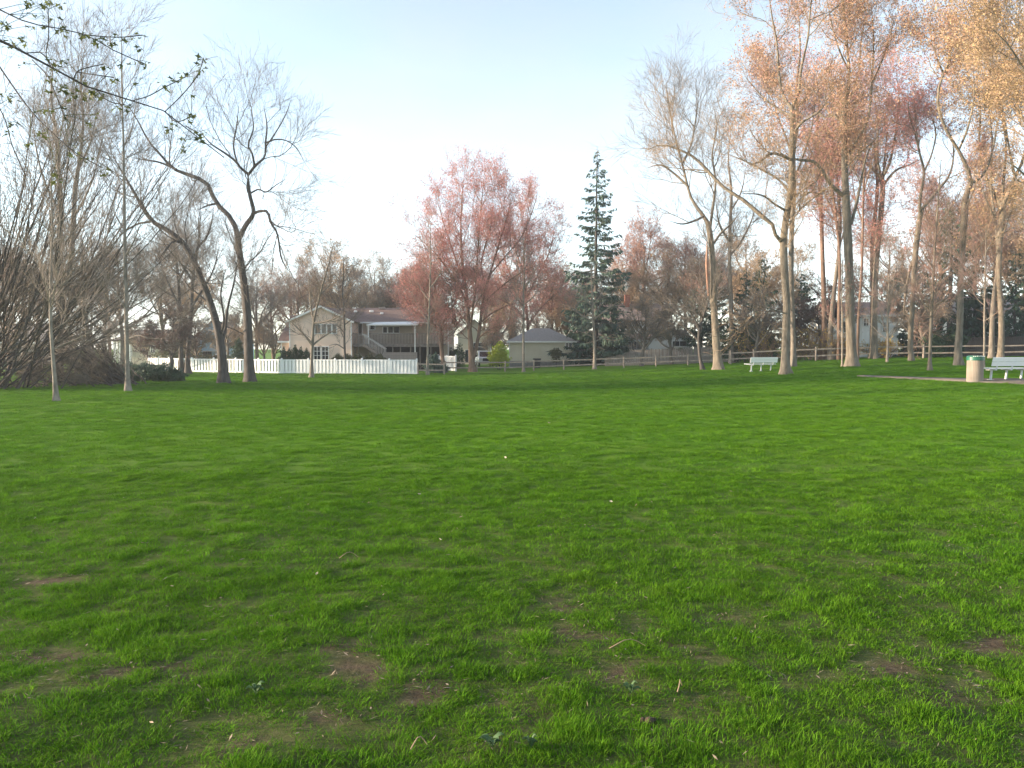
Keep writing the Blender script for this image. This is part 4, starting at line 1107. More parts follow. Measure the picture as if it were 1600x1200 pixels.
Yf = depth_of(1227, 585)
F_l = [px_trunk([(1227, 586, 22), (1227, 560, 16), (1228, 520, 15), (1229, 475, 14), (1226, 430, 14), (1224, 385, 15), (1226, 355, 13), (1231, 325, 12), (1237, 285, 12), (1237, 240, 12), (1239, 200, 11), (1237, 165, 10)], Yf),
       px_limb([(1221, 378, 8), (1211, 366, 7, -.4), (1208, 352, 7, -.5), (1190, 337, 8, -.3), (1162, 313, 7, 0), (1130, 292, 6, .3), (1109, 270, 6, .5), (1085, 246, 5, .8), (1064, 235, 4, 1.0), (1034, 226, 3, 1.3), (1008, 236, 2, 1.6)], Yf),
       px_limb([(1237, 168, 7), (1224, 150, 6, .2), (1217, 115, 5, .4), (1214, 70, 4, .6), (1206, 25, 3, .8), (1200, -20, 2, 1.0)], Yf),
       px_limb([(1238, 166, 7), (1248, 142, 6, -.3), (1252, 105, 5, -.5), (1262, 60, 4, -.7), (1266, 15, 3, -.8), (1272, -30, 2, -1)], Yf),
       px_limb([(1238, 210, 6), (1252, 192, 5, -.6), (1268, 182, 4, -1.0), (1284, 170, 3, -1.4), (1300, 140, 2, -1.8)], Yf),
       px_limb([(1236, 250, 6), (1222, 243, 5, -.7), (1205, 240, 5, -1.2), (1188, 252, 4, -1.6), (1170, 258, 3, -2)], Yf),
       px_limb([(1233, 300, 5), (1218, 282, 4, .8), (1196, 268, 4, 1.4), (1165, 252, 3, 2.0), (1135, 240, 2, 2.6)], Yf),
       px_limb([(1230, 330, 5), (1212, 320, 4, -.8), (1190, 305, 3, -1.4), (1160, 302, 2, -2)], Yf),
       px_limb([(1235, 180, 5), (1215, 170, 4, .9), (1190, 150, 3, 1.5), (1165, 120, 2, 2)], Yf),
       px_limb([(1226, 490, 3), (1216, 486, 2.4, -.5), (1200, 482, 2, -.9), (1182, 476, 1.5, -1.2)], Yf)]
keepL = lambda C, r: (r.random(len(C)) < np.clip((C[:, 2] - 10) / 5, 0, 1)) & (C[:, 0] > (.285 - .02 * r.random(len(C))) * C[:, 1])
tree('budding_tree', 'large pale trunk tree with orange pink buds right of small bench', F_l, LV_BIG(.95), BARK_PALE, TWIG_TAN, 24,
     [dict(N=15000, size=.08, m=BUD_ORANGE, spread=.10, keep=keepL), dict(N=12000, size=.08, m=BUD_PINK, spread=.10, keep=keepL)])
Yf2 = depth_of(1240, 573)
F2_l = [px_trunk([(1240, 573, 12), (1239, 520, 9), (1237, 450, 9), (1236, 400, 10), (1238, 340, 9), (1241, 290, 8), (1240, 240, 7), (1246, 190, 6), (1244, 140, 5), (1250, 80, 4), (1248, 20, 3)], Yf2),
        px_limb([(1240, 250, 5), (1228, 215, 4, 1), (1215, 180, 3, 2), (1200, 130, 2, 3)], Yf2),
        px_limb([(1241, 280, 5), (1256, 240, 4, -1), (1268, 200, 3, -1.6), (1275, 150, 2, -2)], Yf2)]
tree('budding_tree', 'slimmer grey trunk standing directly behind the large pale trunk', F2_l, LV_BIG(.7), BARK_GREY, TWIG_RED, 25, dict(N=7500, size=.085, m=BUD_PINK, spread=.1, keep=keepL))

Yg = depth_of(1331, 573)
G_l = [px_trunk([(1331, 573, 25), (1330, 545, 18), (1328, 490, 16), (1327, 435, 15), (1325, 380, 16), (1322, 320, 15), (1320, 270, 12), (1319, 225, 11), (1318, 190, 10), (1319, 168, 9), (1324, 145, 7), (1327, 118, 6), (1325, 88, 5), (1321, 45, 5), (1317, 5, 4), (1316, -35, 3)], Yg),
       px_limb([(1327, 240, 7), (1343, 212, 6, -.3), (1355, 190, 5, -.5), (1360, 160, 5, -.6), (1363, 115, 4, -.7), (1365, 60, 3, -.8), (1361, 5, 2, -.9)], Yg),
       px_limb([(1330, 350, 7), (1338, 318, 6, .5), (1344, 290, 5, .9), (1352, 250, 4, 1.3), (1366, 215, 3, 1.6)], Yg),
       px_limb([(1316, 305, 8), (1298, 288, 7, -.5), (1283, 264, 6, -.9), (1270, 252, 6, -1.2), (1250, 250, 5, -1.5), (1232, 246, 3, -1.8), (1215, 235, 2, -2)], Yg),
       px_limb([(1317, 190, 5), (1302, 180, 5, .4), (1290, 184, 4, .7), (1277, 176, 4, 1.0), (1262, 186, 3, 1.3), (1250, 194, 2, 1.5)], Yg),
       px_limb([(1296, 182, 4), (1290, 150, 3, 1.0), (1296, 110, 3, 1.3), (1302, 85, 2, 1.5)], Yg),
       px_limb([(1320, 168, 5), (1330, 150, 4, .7), (1342, 110, 3, 1.3), (1346, 60, 3, 1.7), (1355, 20, 2, 2)], Yg),
       px_limb([(1326, 110, 4), (1312, 80, 3, -.8), (1300, 40, 3, -1.2), (1292, -5, 2, -1.6)], Yg),
       px_limb([(1362, 130, 3), (1380, 90, 3, -1), (1392, 50, 2, -1.4), (1400, 20, 2, -1.6)], Yg)]
tree('budding_tree', 'tall thick trunk tree in the middle of the right hand grove', G_l, LV_BIG(.95), BARK_PALE, TWIG_TAN, 26,
     [dict(N=15000, size=.085, m=BUD_ORANGE, spread=.12, keep=keepL), dict(N=10000, size=.085, m=BUD_PINK, spread=.12, keep=keepL)])

def grove(label, pts, limbs, seed, bark, twig, a, buds, nm='budding_tree', fy=None):
    Y = fy or depth_of(pts[0][0], pts[0][1])
    return tree(nm, label, [px_trunk(pts, Y)] + [px_limb(l_, Y) for l_ in limbs], LV_BIG(a * .7, .12), bark, twig, seed, buds)
kR = lambda lo, hi: (lambda C, r: r.random(len(C)) < np.clip((C[:, 2] - lo) / (hi - lo), .04, 1))
grove('straight tan trunk left in the V pair behind the grove', [(1287, 562, 16), (1288, 520, 10), (1287, 460, 9), (1285, 400, 8), (1283, 330, 7), (1280, 270, 6), (1276, 210, 4), (1280, 150, 3), (1272, 100, 2)],
      [[(1283, 330, 5), (1270, 295, 4, .6), (1252, 270, 3, 1)], [(1281, 290, 5), (1296, 250, 4, -.6), (1304, 200, 3, -1)], [(1279, 260, 4), (1262, 225, 3, .8), (1250, 180, 2, 1.2)]], 31, BARK_RED, TWIG_RED, .7, dict(N=7800, size=.10, m=BUD_RED, spread=.12, keep=kR(8, 13)))
grove('leaning trunk right in the V pair behind the grove', [(1300, 562, 15), (1297, 530, 11), (1300, 490, 9), (1304, 450, 8), (1310, 400, 7), (1312, 340, 6), (1308, 280, 4), (1304, 220, 3)],
      [[(1310, 390, 4), (1322, 350, 3, .6), (1330, 310, 2, 1)], [(1311, 340, 4), (1298, 300, 3, -.6), (1292, 260, 2, -1)]], 32, BARK_GREY, TWIG_RED, .5, dict(N=5250, size=.10, m=BUD_PINK, spread=.12, keep=kR(7, 12)))
grove('tall tan forked trunk in front of the white shed', [(1365, 561, 15), (1366, 500, 11), (1367, 450, 10), (1370, 400, 10), (1375, 345, 10), (1379, 300, 9), (1378, 277, 8)],
      [[(1378, 280, 6), (1362, 262, 5, .5), (1345, 246, 4, .9), (1335, 215, 3, 1.2), (1330, 170, 2, 1.5)], [(1378, 278, 6), (1390, 255, 5, -.5), (1398, 215, 4, -.8), (1405, 165, 3, -1), (1400, 110, 2, -1.2)], [(1379, 290, 5), (1400, 266, 4, .8), (1420, 258, 3, 1.2), (1445, 245, 2, 1.6)],
       [(1376, 275, 5), (1370, 240, 4, -.7), (1372, 190, 3, -1), (1362, 130, 2, -1.3)], [(1380, 274, 4), (1384, 230, 3, 1), (1388, 180, 2, 1.4)]], 33, BARK_PALE, TWIG_RED, 1.0, [dict(N=10500, size=.10, m=BUD_RED, spread=.12, keep=kR(9, 15)), dict(N=4500, size=.10, m=BUD_PINK, spread=.12, keep=kR(9, 15))])
grove('reddish trunk close behind the tall tan forked trunk', [(1362, 560, 9), (1363, 500, 8), (1363, 440, 8), (1363, 380, 8), (1368, 330, 7), (1371, 290, 6), (1368, 250, 4), (1364, 200, 3)],
      [[(1368, 330, 4), (1354, 305, 3, .8), (1346, 270, 2, 1.3)], [(1370, 290, 4), (1382, 262, 3, -.8), (1390, 225, 2, -1.2)]], 34, BARK_RED, TWIG_RED, .5, dict(N=5250, size=.10, m=BUD_RED, spread=.12, keep=kR(9, 14)))
grove('wavy tan trunk with a wide fork right of the white shed', [(1424, 564, 11), (1422, 535, 9), (1424, 500, 9), (1427, 450, 9), (1430, 400, 10), (1435, 355, 10), (1440, 325, 9)],
      [[(1438, 335, 7), (1437, 315, 6, -.3), (1441, 290, 5, -.5), (1444, 268, 5, -.6), (1437, 240, 4, -.8), (1430, 210, 3, -1), (1421, 180, 3, -1.2), (1418, 140, 2, -1.3)], [(1441, 326, 7), (1455, 310, 6, .4), (1470, 292, 5, .8), (1484, 272, 4, 1.2), (1490, 240, 3, 1.5), (1485, 200, 2, 1.8)],
       [(1444, 268, 4), (1456, 240, 3, .4), (1462, 205, 3, .8), (1450, 170, 2, 1)], [(1430, 400, 6), (1422, 420, 5, 1), (1415, 460, 5, 1.4), (1411, 500, 5, 1.7)]], 35, BARK_PALE, TWIG_RED, 1.0, [dict(N=8250, size=.10, m=BUD_RED, spread=.12, keep=kR(10, 16)), dict(N=4500, size=.10, m=BUD_PINK, spread=.12, keep=kR(9, 15))])
grove('thick tan trunk behind the litter bin bending to the left above', [(1498, 571, 17), (1497, 545, 13), (1500, 500, 12), (1501, 440, 11), (1504, 385, 11), (1507, 340, 12), (1509, 308, 11), (1518, 284, 9)],
      [[(1517, 288, 8), (1512, 264, 7, -.2), (1496, 232, 6, -.5), (1482, 210, 6, -.7), (1469, 180, 5, -.9), (1465, 148, 5, -1), (1475, 112, 4, -1.1), (1487, 90, 4, -1.2), (1480, 60, 3, -1.3), (1470, 35, 2, -1.4), (1462, -5, 2, -1.5)], [(1517, 286, 6), (1528, 281, 6, .5), (1542, 262, 5, .9), (1552, 230, 4, 1.3), (1560, 185, 3, 1.6), (1575, 140, 2, 2)],
       [(1474, 115, 4), (1462, 85, 3, -.6), (1458, 45, 2, -.2)], [(1498, 235, 4), (1512, 200, 4, -1.2), (1522, 150, 3, -1.6), (1520, 95, 2, -2)], [(1486, 92, 3), (1505, 60, 3, -1.8), (1515, 20, 2, -2.2)]], 36, BARK_PALE, TWIG_TAN, 1.1, [dict(N=10500, size=.10, m=BUD_ORANGE, spread=.14, keep=kR(10, 16)), dict(N=5250, size=.10, m=BUD_PINK, spread=.14, keep=kR(10, 16))])
grove('tan trunk with wide fork behind the bench at the right edge', [(1563, 560, 13), (1565, 520, 11), (1564, 480, 10), (1561, 430, 9), (1562, 380, 10), (1566, 340, 11), (1567, 318, 11)],
      [[(1566, 325, 8), (1555, 306, 7, .4), (1545, 290, 6, .7), (1538, 262, 5, 1), (1530, 225, 4, 1.3), (1532, 170, 3, 1.6), (1525, 110, 2, 1.8)], [(1567, 322, 8), (1576, 300, 7, -.4), (1586, 276, 6, -.7), (1598, 250, 5, -1), (1606, 200, 4, -1.2), (1600, 140, 3, -1.4), (1608, 70, 2, -1.6)],
       [(1566, 318, 6), (1568, 280, 5, .3), (1572, 230, 4, .6), (1566, 170, 3, .9), (1572, 100, 2, 1.1)], [(1586, 276, 5), (1578, 240, 4, -1.6), (1570, 190, 3, -2.2), (1556, 130, 2, -2.8)]], 37, BARK_PALE, TWIG_TAN, 1.1, [dict(N=15000, size=.11, m=BUD_GOLD, spread=.16, keep=kR(9, 14)), dict(N=6000, size=.11, m=BUD_ORANGE, spread=.16, keep=kR(9, 14))])
grove('grey trunk just left of the right edge forked trunk', [(1549, 560, 11), (1550, 510, 9), (1553, 460, 7), (1559, 410, 6), (1556, 350, 5), (1548, 290, 4), (1550, 220, 3), (1544, 150, 2)],
      [[(1558, 400, 4), (1570, 360, 3, .8), (1585, 320, 2, 1.4)], [(1554, 340, 4), (1540, 310, 3, -.8), (1528, 270, 2, -1.3)]], 38, BARK_GREY, TWIG_TAN, .6, dict(N=7500, size=.10, m=BUD_ORANGE, spread=.13, keep=kR(9, 14)))
# tree off the right edge whose golden crown hangs into the picture
grove('golden budding tree whose crown hangs in from the right edge', [(1672, 575, 18), (1668, 500, 15), (1664, 420, 14), (1658, 340, 13), (1650, 260, 11), (1640, 180, 9), (1630, 90, 6), (1622, 10, 4)],
      [[(1660, 370, 8), (1638, 320, 6, -.6), (1612, 285, 5, -1), (1588, 262, 3, -1.4), (1570, 250, 2, -1.6)], [(1654, 300, 8), (1630, 240, 6, .6), (1605, 195, 5, 1), (1580, 160, 3, 1.4), (1560, 135, 2, 1.7)], [(1645, 220, 7), (1622, 160, 5, -.8), (1600, 110, 4, -1.2), (1575, 70, 3, -1.6), (1550, 45, 2, -1.9)],
       [(1634, 130, 5), (1610, 80, 4, .7), (1590, 40, 3, 1.1), (1566, 10, 2, 1.4)], [(1662, 400, 6), (1640, 375, 4, .8), (1612, 365, 3, 1.3), (1590, 370, 2, 1.6)]], 39, BARK_PALE, TWIG_TAN, 1.0, [dict(N=11000, size=.07, m=BUD_GOLD, spread=.16), dict(N=6000, size=.07, m=BUD_ORANGE, spread=.16)], fy=33.0)
# back of the grove
grove('slender trunk behind the small white bench', [(1143, 567, 12), (1143, 530, 9), (1142, 470, 8), (1140, 410, 7), (1141, 350, 6), (1143, 300, 5), (1138, 250, 3), (1142, 200, 2)],
      [[(1140, 400, 5), (1156, 380, 4, .6), (1172, 350, 3, 1), (1185, 310, 2, 1.4)], [(1141, 380, 5), (1124, 350, 4, -.6), (1118, 310, 3, -1)], [(1142, 330, 4), (1158, 300, 3, -.8), (1166, 260, 2, -1.2)]], 40, BARK_GREY, TWIG_GREY, .6, dict(N=1200, size=.08, m=BUD_TAN, spread=.1), 'bare_tree')
grove('thin dark reddish trunk far back near the shed left end', [(1340, 562, 5), (1341, 500, 5), (1346, 430, 5), (1348, 360, 4), (1349, 300, 4), (1352, 230, 3), (1350, 160, 2)],
      [[(1348, 350, 3), (1336, 310, 2.5, .6), (1330, 260, 2, 1)], [(1349, 300, 3), (1360, 260, 2.5, -.6), (1366, 215, 2, -1)]], 41, BARK_RED, TWIG_RED, .4, dict(N=4500, size=.10, m=BUD_PINK, spread=.12, keep=kR(8, 13)))
grove('twin reddish trunks far behind the thick tan trunk', [(1522, 553, 6), (1522, 480, 6), (1524, 420, 6), (1530, 360, 6), (1534, 320, 5), (1530, 270, 4), (1536, 210, 3)],
      [[(1522, 450, 5), (1530, 400, 5, .7), (1540, 350, 4, 1.1), (1545, 300, 3, 1.4), (1552, 250, 2, 1.7)], [(1533, 330, 4), (1520, 300, 3, -.7), (1514, 260, 2, -1)]], 42, BARK_RED, TWIG_RED, .5, dict(N=6000, size=.11, m=BUD_PINK, spread=.12, keep=kR(8, 13)))
grove('reddish trunk behind the thick trunk in the grove middle', [(1300 + 10, 556, 6), (1311, 480, 6), (1312, 400, 5), (1305, 330, 5), (1298, 270, 4), (1302, 200, 3), (1296, 130, 2)],
      [[(1306, 340, 4), (1290, 305, 3, .6), (1280, 270, 2, 1)], [(1300, 280, 4), (1312, 240, 3, -.6), (1320, 190, 2, -1)]], 43, BARK_RED, TWIG_RED, .5, dict(N=6000, size=.11, m=BUD_RED, spread=.12, keep=kR(8, 13)), fy=66)
# small leaning tree left of the pale torn tree
grove('small dark leaning tree at the foot of the pale torn tree', [(1098, 578, 9), (1094, 560, 6), (1092, 535, 6), (1093, 515, 6), (1098, 497, 5), (1104, 480, 4), (1112, 455, 3)],
      [[(1093, 535, 4), (1080, 520, 3, .3), (1062, 505, 2.4, .6), (1050, 498, 1.6, .9)], [(1094, 515, 4), (1080, 490, 3, -.3), (1066, 470, 2, -.6)], [(1100, 490, 3), (1088, 468, 2, .5), (1078, 448, 1.5, .8)]], 44, BARK_DARK, TWIG_DARK, .45, None, 'small_tree')

# --- saplings
LV_SAP = lambda a, up=.14: [dict(N=int(44 * a), L=(1.3, 3.6), ang=(38, 68), t0=.22, up=up, wig=.10, K=7, rr=.45, rl=.008, S=5, trunk=True, rtip=.006),
                   dict(N=int(300 * a), L=(.6, 1.8), ang=(25, 50), t0=.12, up=up, wig=.12, K=5, rr=.6, rl=.008, S=3, rtip=.005),
                   dict(N=int(1500 * a), L=(.3, .9), ang=(20, 45), t0=.15, up=up * .7, wig=.1, K=3, rr=.6, rl=.008, S=3, rtip=.0035)]
def sapling(label, pts, limbs, seed, a=1.0, bark=BARK_SAP, twig=TWIG_GREY, buds=None, up=.14, nm='sapling', fy=None):
    Y = fy or depth_of(pts[0][0], pts[0][1])
    return tree(nm, label, [px_trunk(pts, Y)] + [px_limb(l_, Y) for l_ in limbs], LV_SAP(a, up), bark, twig, seed, buds, flr=.35, trunk_sides=9)
sapling('thin sapling nearest the left edge, in front of fan shaped shrub', [(88, 627, 11), (86, 600, 8), (83, 560, 7), (80, 520, 6), (79, 480, 6), (80, 420, 5), (82, 350, 4), (80, 290, 3), (82, 230, 2)],
        [[(81, 545, 3), (100, 538, 2.5, .2), (125, 527, 2, .3), (150, 515, 1.5, .4)], [(80, 470, 3), (95, 450, 2.4, -.2), (112, 425, 1.6, -.4)]], 51, .8)
sapling('tall slender pale sapling with level lower branches, left of leaning tree', [(200, 612, 11), (199, 580, 8), (198, 530, 8), (197, 480, 7), (196, 430, 7), (195, 370, 6), (194, 300, 5), (193, 230, 4), (191, 160, 3), (190, 90, 2), (190, 45, 1.5)],
        [[(199, 512, 2.4), (220, 508, 2, .1), (250, 506, 1.8, .2), (290, 500, 1.3, .3)], [(200, 530, 2.4), (215, 524, 2, -.3), (232, 528, 1.6, -.5), (255, 530, 1.2, -.6)], [(197, 482, 4), (185, 465, 3, -.2), (172, 450, 2, -.3)], [(198, 486, 4), (215, 475, 3, .3), (240, 462, 2, .5), (268, 444, 1.5, .7)],
         [(196, 400, 3), (210, 375, 2, -.4), (222, 345, 1.5, -.6)], [(195, 360, 3), (180, 335, 2, .4), (170, 300, 1.5, .6)], [(193, 230, 2.5), (206, 200, 2, .3), (212, 165, 1.5, .5)]], 52, 1.0)
BDS = dict(N=1500, size=.055, m=BUD_DARK, spread=.05)
sapling('forked young tree before the white fence and peach gable', [(487, 590, 9), (487, 565, 6), (488, 540, 6), (489, 520, 5.5), (491, 500, 5), (495, 480, 4), (500, 460, 4), (507, 435, 3), (514, 410, 2.4), (520, 385, 2)],
        [[(488, 538, 4), (480, 528, 3, -.2), (466, 514, 2.6, -.4), (452, 500, 2, -.6)], [(488, 540, 4), (500, 530, 3, .2), (515, 520, 2.6, .4), (532, 512, 2, .6)], [(490, 505, 4), (506, 503, 3, -.3), (522, 498, 2.4, -.5), (540, 488, 1.8, -.7)], [(490, 502, 3.5), (486, 480, 3, .3), (484, 455, 2.4, .5), (482, 430, 2, .7)], [(499, 462, 3), (512, 448, 2.4, .3), (524, 430, 2, .5)]],
        53, .9, BARK_GREY, TWIG_DARK, BDS)
sapling('dark young tree before the white fence beside the stairs', [(540, 584, 5), (539, 560, 4.4), (538, 530, 4), (538, 505, 3.6), (537, 480, 3.2), (535, 455, 2.6), (537, 430, 2), (536, 400, 1.6)],
        [[(538, 520, 2.4), (528, 510, 2, .2), (515, 505, 1.6, .4)], [(538, 508, 2.4), (550, 498, 2, -.2), (562, 485, 1.6, -.4)], [(537, 490, 2.4), (524, 474, 2, .3), (514, 455, 1.5, .4)], [(538, 545, 2), (526, 538, 1.6, -.2), (514, 540, 1.2, -.3)]], 54, .9, BARK_DARK, TWIG_DARK, BDS)
sapling('slim grey sapling at the end of the white picket fence', [(668, 586, 6), (668, 560, 4.6), (669, 530, 4.2), (670, 500, 3.8), (671, 470, 3.4), (672, 440, 3), (673, 410, 2.4), (672, 375, 2), (673, 345, 1.4)],
        [[(671, 470, 2.4), (660, 455, 2, .2), (650, 436, 1.5, .4)], [(672, 450, 2.4), (684, 434, 2, -.2), (692, 412, 1.5, -.4)]], 55, .8, BARK_SAP, TWIG_RED, dict(N=1000, size=.05, m=BUD_RED, spread=.05))
sapling('straight pale sapling right of the red maple', [(818, 581, 6), (818, 560, 4.6), (818, 530, 4.4), (818, 505, 4), (818, 480, 3.6), (818, 455, 3.2), (819, 430, 2.6), (819, 400, 2), (818, 370, 1.5)],
        [[(818, 478, 2.4), (806, 466, 2, .2), (794, 450, 1.6, .4)], [(818, 476, 2.4), (832, 465, 2, -.2), (844, 448, 1.6, -.4)], [(818, 452, 2.2), (830, 436, 1.8, .3), (838, 415, 1.4, .5)]], 56, .7)
sapling('pale branching young tree in front of the tall spruce', [(929, 577, 7), (929, 550, 5.4), (928, 520, 5), (927, 500, 4.6), (926, 480, 4), (925, 455, 3.4), (924, 430, 2.8), (926, 400, 2)],
        [[(927, 502, 3.4), (912, 494, 3, .3), (895, 484, 2.4, .5), (880, 478, 1.8, .7)], [(927, 500, 3.4), (940, 490, 3, -.3), (956, 478, 2.4, -.5), (970, 470, 1.8, -.7)], [(926, 480, 3), (914, 466, 2.4, -.3), (906, 450, 1.8, -.5)], [(926, 478, 3), (938, 462, 2.4, .4), (946, 444, 1.8, .6)], [(928, 535, 2.4), (942, 528, 2, .4), (960, 522, 1.5, .6)], [(928, 528, 2.4), (912, 520, 2, -.4), (898, 516, 1.5, -.6)]],
        57, .8)
sapling('very thin sapling just left of the thick grove trunk', [(1316, 573, 4), (1316, 540, 3.2), (1316, 500, 3), (1315, 460, 2.4), (1316, 420, 2), (1315, 380, 1.5)], [], 58, .6, BARK_SAP, TWIG_RED, dict(N=700, size=.06, m=BUD_RED, spread=.05))
sapling('thin forked sapling in front of the white shed', [(1386, 566, 5), (1387, 540, 4), (1387, 500, 3.6), (1388, 470, 3), (1389, 440, 2.4), (1390, 405, 1.6)], [[(1388, 490, 2.6), (1392, 470, 2.2, .2), (1396, 445, 1.8, .3), (1398, 420, 1.4, .4)]], 59, .7)
sapling('pale straight sapling standing apart before the grove', [(1452, 579, 8), (1453, 555, 6), (1454, 520, 5.6), (1456, 480, 5), (1458, 440, 4.6), (1460, 400, 4), (1462, 365, 3.4), (1465, 325, 2.6), (1468, 285, 2), (1470, 250, 1.4)],
        [[(1456, 480, 3), (1470, 472, 2.4, .2), (1488, 470, 2, .3), (1500, 466, 1.4, .4)], [(1459, 420, 3), (1448, 404, 2.4, -.2), (1438, 385, 1.6, -.4)], [(1462, 372, 2.6), (1474, 350, 2, .3), (1480, 325, 1.4, .5)]], 60, .9, BARK_PALE, TWIG_RED)
sapling('thin sapling behind the litter bin', [(1537, 570, 4.4), (1538, 540, 3.6), (1538, 500, 3.4), (1539, 450, 3), (1540, 400, 2.6), (1541, 350, 2)], [], 61, .6, BARK_SAP, TWIG_RED, fy=42)

# --- red maple in the centre
Ym = depth_of(738, 581)
M_l = [px_trunk([(738, 582, 15.6), (737, 565, 11.7), (736, 548, 10.9), (735, 530, 9.4), (733, 510, 8.6), (731, 485, 7.0), (728, 455, 6.2), (724, 425, 5.5), (721, 390, 4.7), (720, 350, 3.1), (722, 310, 2.3), (724, 275, 1.6)], Ym),
       px_limb([(739, 560, 7.8), (745, 540, 7.0, .2), (749, 515, 6.2, .4), (752, 490, 5.5, .6), (758, 455, 4.7, .8), (768, 420, 3.9, 1), (780, 380, 3.1, 1.2), (792, 340, 2.3, 1.4), (800, 300, 1.6, 1.6)], Ym),
       px_limb([(734, 520, 5.5), (738, 490, 4.7, -.6), (742, 455, 3.9, -1), (745, 415, 3.1, -1.3), (748, 370, 3.1, -1.5), (752, 320, 2.3, -1.7), (756, 280, 1.6, -1.9)], Ym),
       px_limb([(730, 475, 4.7), (718, 450, 3.9, -.5), (702, 425, 3.1, -.9), (684, 400, 2.3, -1.3), (664, 380, 1.6, -1.6), (645, 365, 1.6, -1.8)], Ym),
       px_limb([(726, 440, 3.9), (712, 405, 3.1, .6), (700, 370, 2.3, 1), (688, 330, 1.6, 1.4), (680, 300, 1.6, 1.6)], Ym),
       px_limb([(754, 475, 3.9), (775, 455, 3.1, -.6), (800, 435, 2.3, -1), (825, 420, 1.6, -1.4), (850, 412, 1.6, -1.7)], Ym),
       px_limb([(750, 505, 3.9), (768, 490, 3.1, .8), (792, 478, 2.3, 1.3), (815, 472, 1.6, 1.7)], Ym),
       px_limb([(746, 530, 3.1), (758, 520, 2.7, -.5), (772, 512, 2.0, -.9), (790, 515, 1.6, -1.2)], Ym),
       px_limb([(733, 505, 3.1), (716, 490, 2.3, 1), (695, 478, 2.0, 1.6), (672, 470, 1.6, 2.1), (650, 468, 1.2, 2.5)], Ym),
       px_limb([(760, 450, 3.1), (752, 410, 2.3, 1.4), (766, 360, 2.3, 2), (770, 310, 1.6, 2.4)], Ym),
       px_limb([(765, 430, 3.1), (790, 400, 2.3, 2), (815, 370, 2.3, 2.6), (832, 330, 1.6, 3), (840, 300, 1.2, 3.2)], Ym)]
LV_MAPLE = [dict(N=210, L=(2.2, 6.2), ang=(28, 70), t0=.14, up=.08, wig=.17, K=9, rr=.45, rl=.009, S=5, trunk=True, rtip=.008),
            dict(N=900, L=(1.0, 2.9), ang=(22, 52), t0=.12, up=.12, wig=.14, K=5, rr=.6, rl=.0065, S=3, rtip=.007),
            dict(N=3400, L=(.5, 1.6), ang=(18, 50), t0=.1, up=.10, wig=.12, K=3, rr=.6, rl=.006, S=3, rtip=.006),
            dict(N=9000, L=(.3, .9), ang=(18, 45), t0=.1, up=.10, wig=.12, K=3, rr=.6, rl=.006, S=1, rtip=.005)]
tree('red_maple', 'rosy budding red maple with forked trunk at centre of the lawn edge', M_l, LV_MAPLE, BARK_RED, TWIG_RED, 71, [dict(N=58000, size=.075, m=BUD_RED, spread=.22), dict(N=30000, size=.075, m=BUD_PINK, spread=.22)])
# its reddish neighbour standing behind the garage
N_l = [px_trunk([(826, 572, 7.2), (826, 540, 6.0), (824, 500, 5.4), (820, 455, 4.8), (818, 410, 3.6), (822, 365, 2.4), (826, 320, 1.2)], 92),
       px_limb([(823, 490, 4.2), (806, 450, 3.0, .8), (790, 410, 2.4, 1.3), (780, 365, 1.2, 1.7)], 92), px_limb([(821, 470, 4.2), (840, 430, 3.0, -.8), (858, 395, 2.4, -1.3), (868, 350, 1.2, -1.7)], 92),
       px_limb([(824, 510, 3.6), (846, 480, 3.0, 1), (868, 460, 1.8, 1.6), (885, 445, 1.2, 2)], 92), px_limb([(822, 500, 3.6), (800, 478, 3.0, -1), (775, 465, 1.8, -1.6), (752, 458, 1.2, -2)], 92), px_limb([(819, 430, 3.0), (806, 390, 2.4, -1), (802, 345, 1.2, -1.6)], 92)]
tree('red_maple', 'second reddish tree behind the cream garage roof', N_l, LV_MAPLE, BARK_RED, TWIG_RED, 72, [dict(N=28000, size=.09, m=BUD_RED, spread=.12), dict(N=12000, size=.09, m=BUD_TAN, spread=.12)])
O_l = [px_trunk([(694, 572, 8), (690, 545, 8), (688, 520, 7), (684, 490, 6), (680, 455, 4), (678, 420, 3), (680, 385, 2)], 72.5),
       px_limb([(688, 520, 5), (672, 500, 4, .6), (655, 480, 3, 1), (640, 455, 2, 1.4)], 72.5), px_limb([(687, 510, 5), (702, 490, 4, -.6), (714, 465, 3, -1), (722, 440, 2, -1.4)], 72.5), px_limb([(685, 495, 4), (668, 470, 3, -.8), (660, 435, 2, -1.3)], 72.5)]
tree('red_maple', 'low spreading reddish tree between the deck and the maple', O_l, [dict(v, N=int(v['N'] * .7), L=(v['L'][0] * .8, v['L'][1] * .8)) for v in LV_MAPLE], BARK_RED, TWIG_RED, 73, [dict(N=14000, size=.085, m=BUD_RED, spread=.12)])

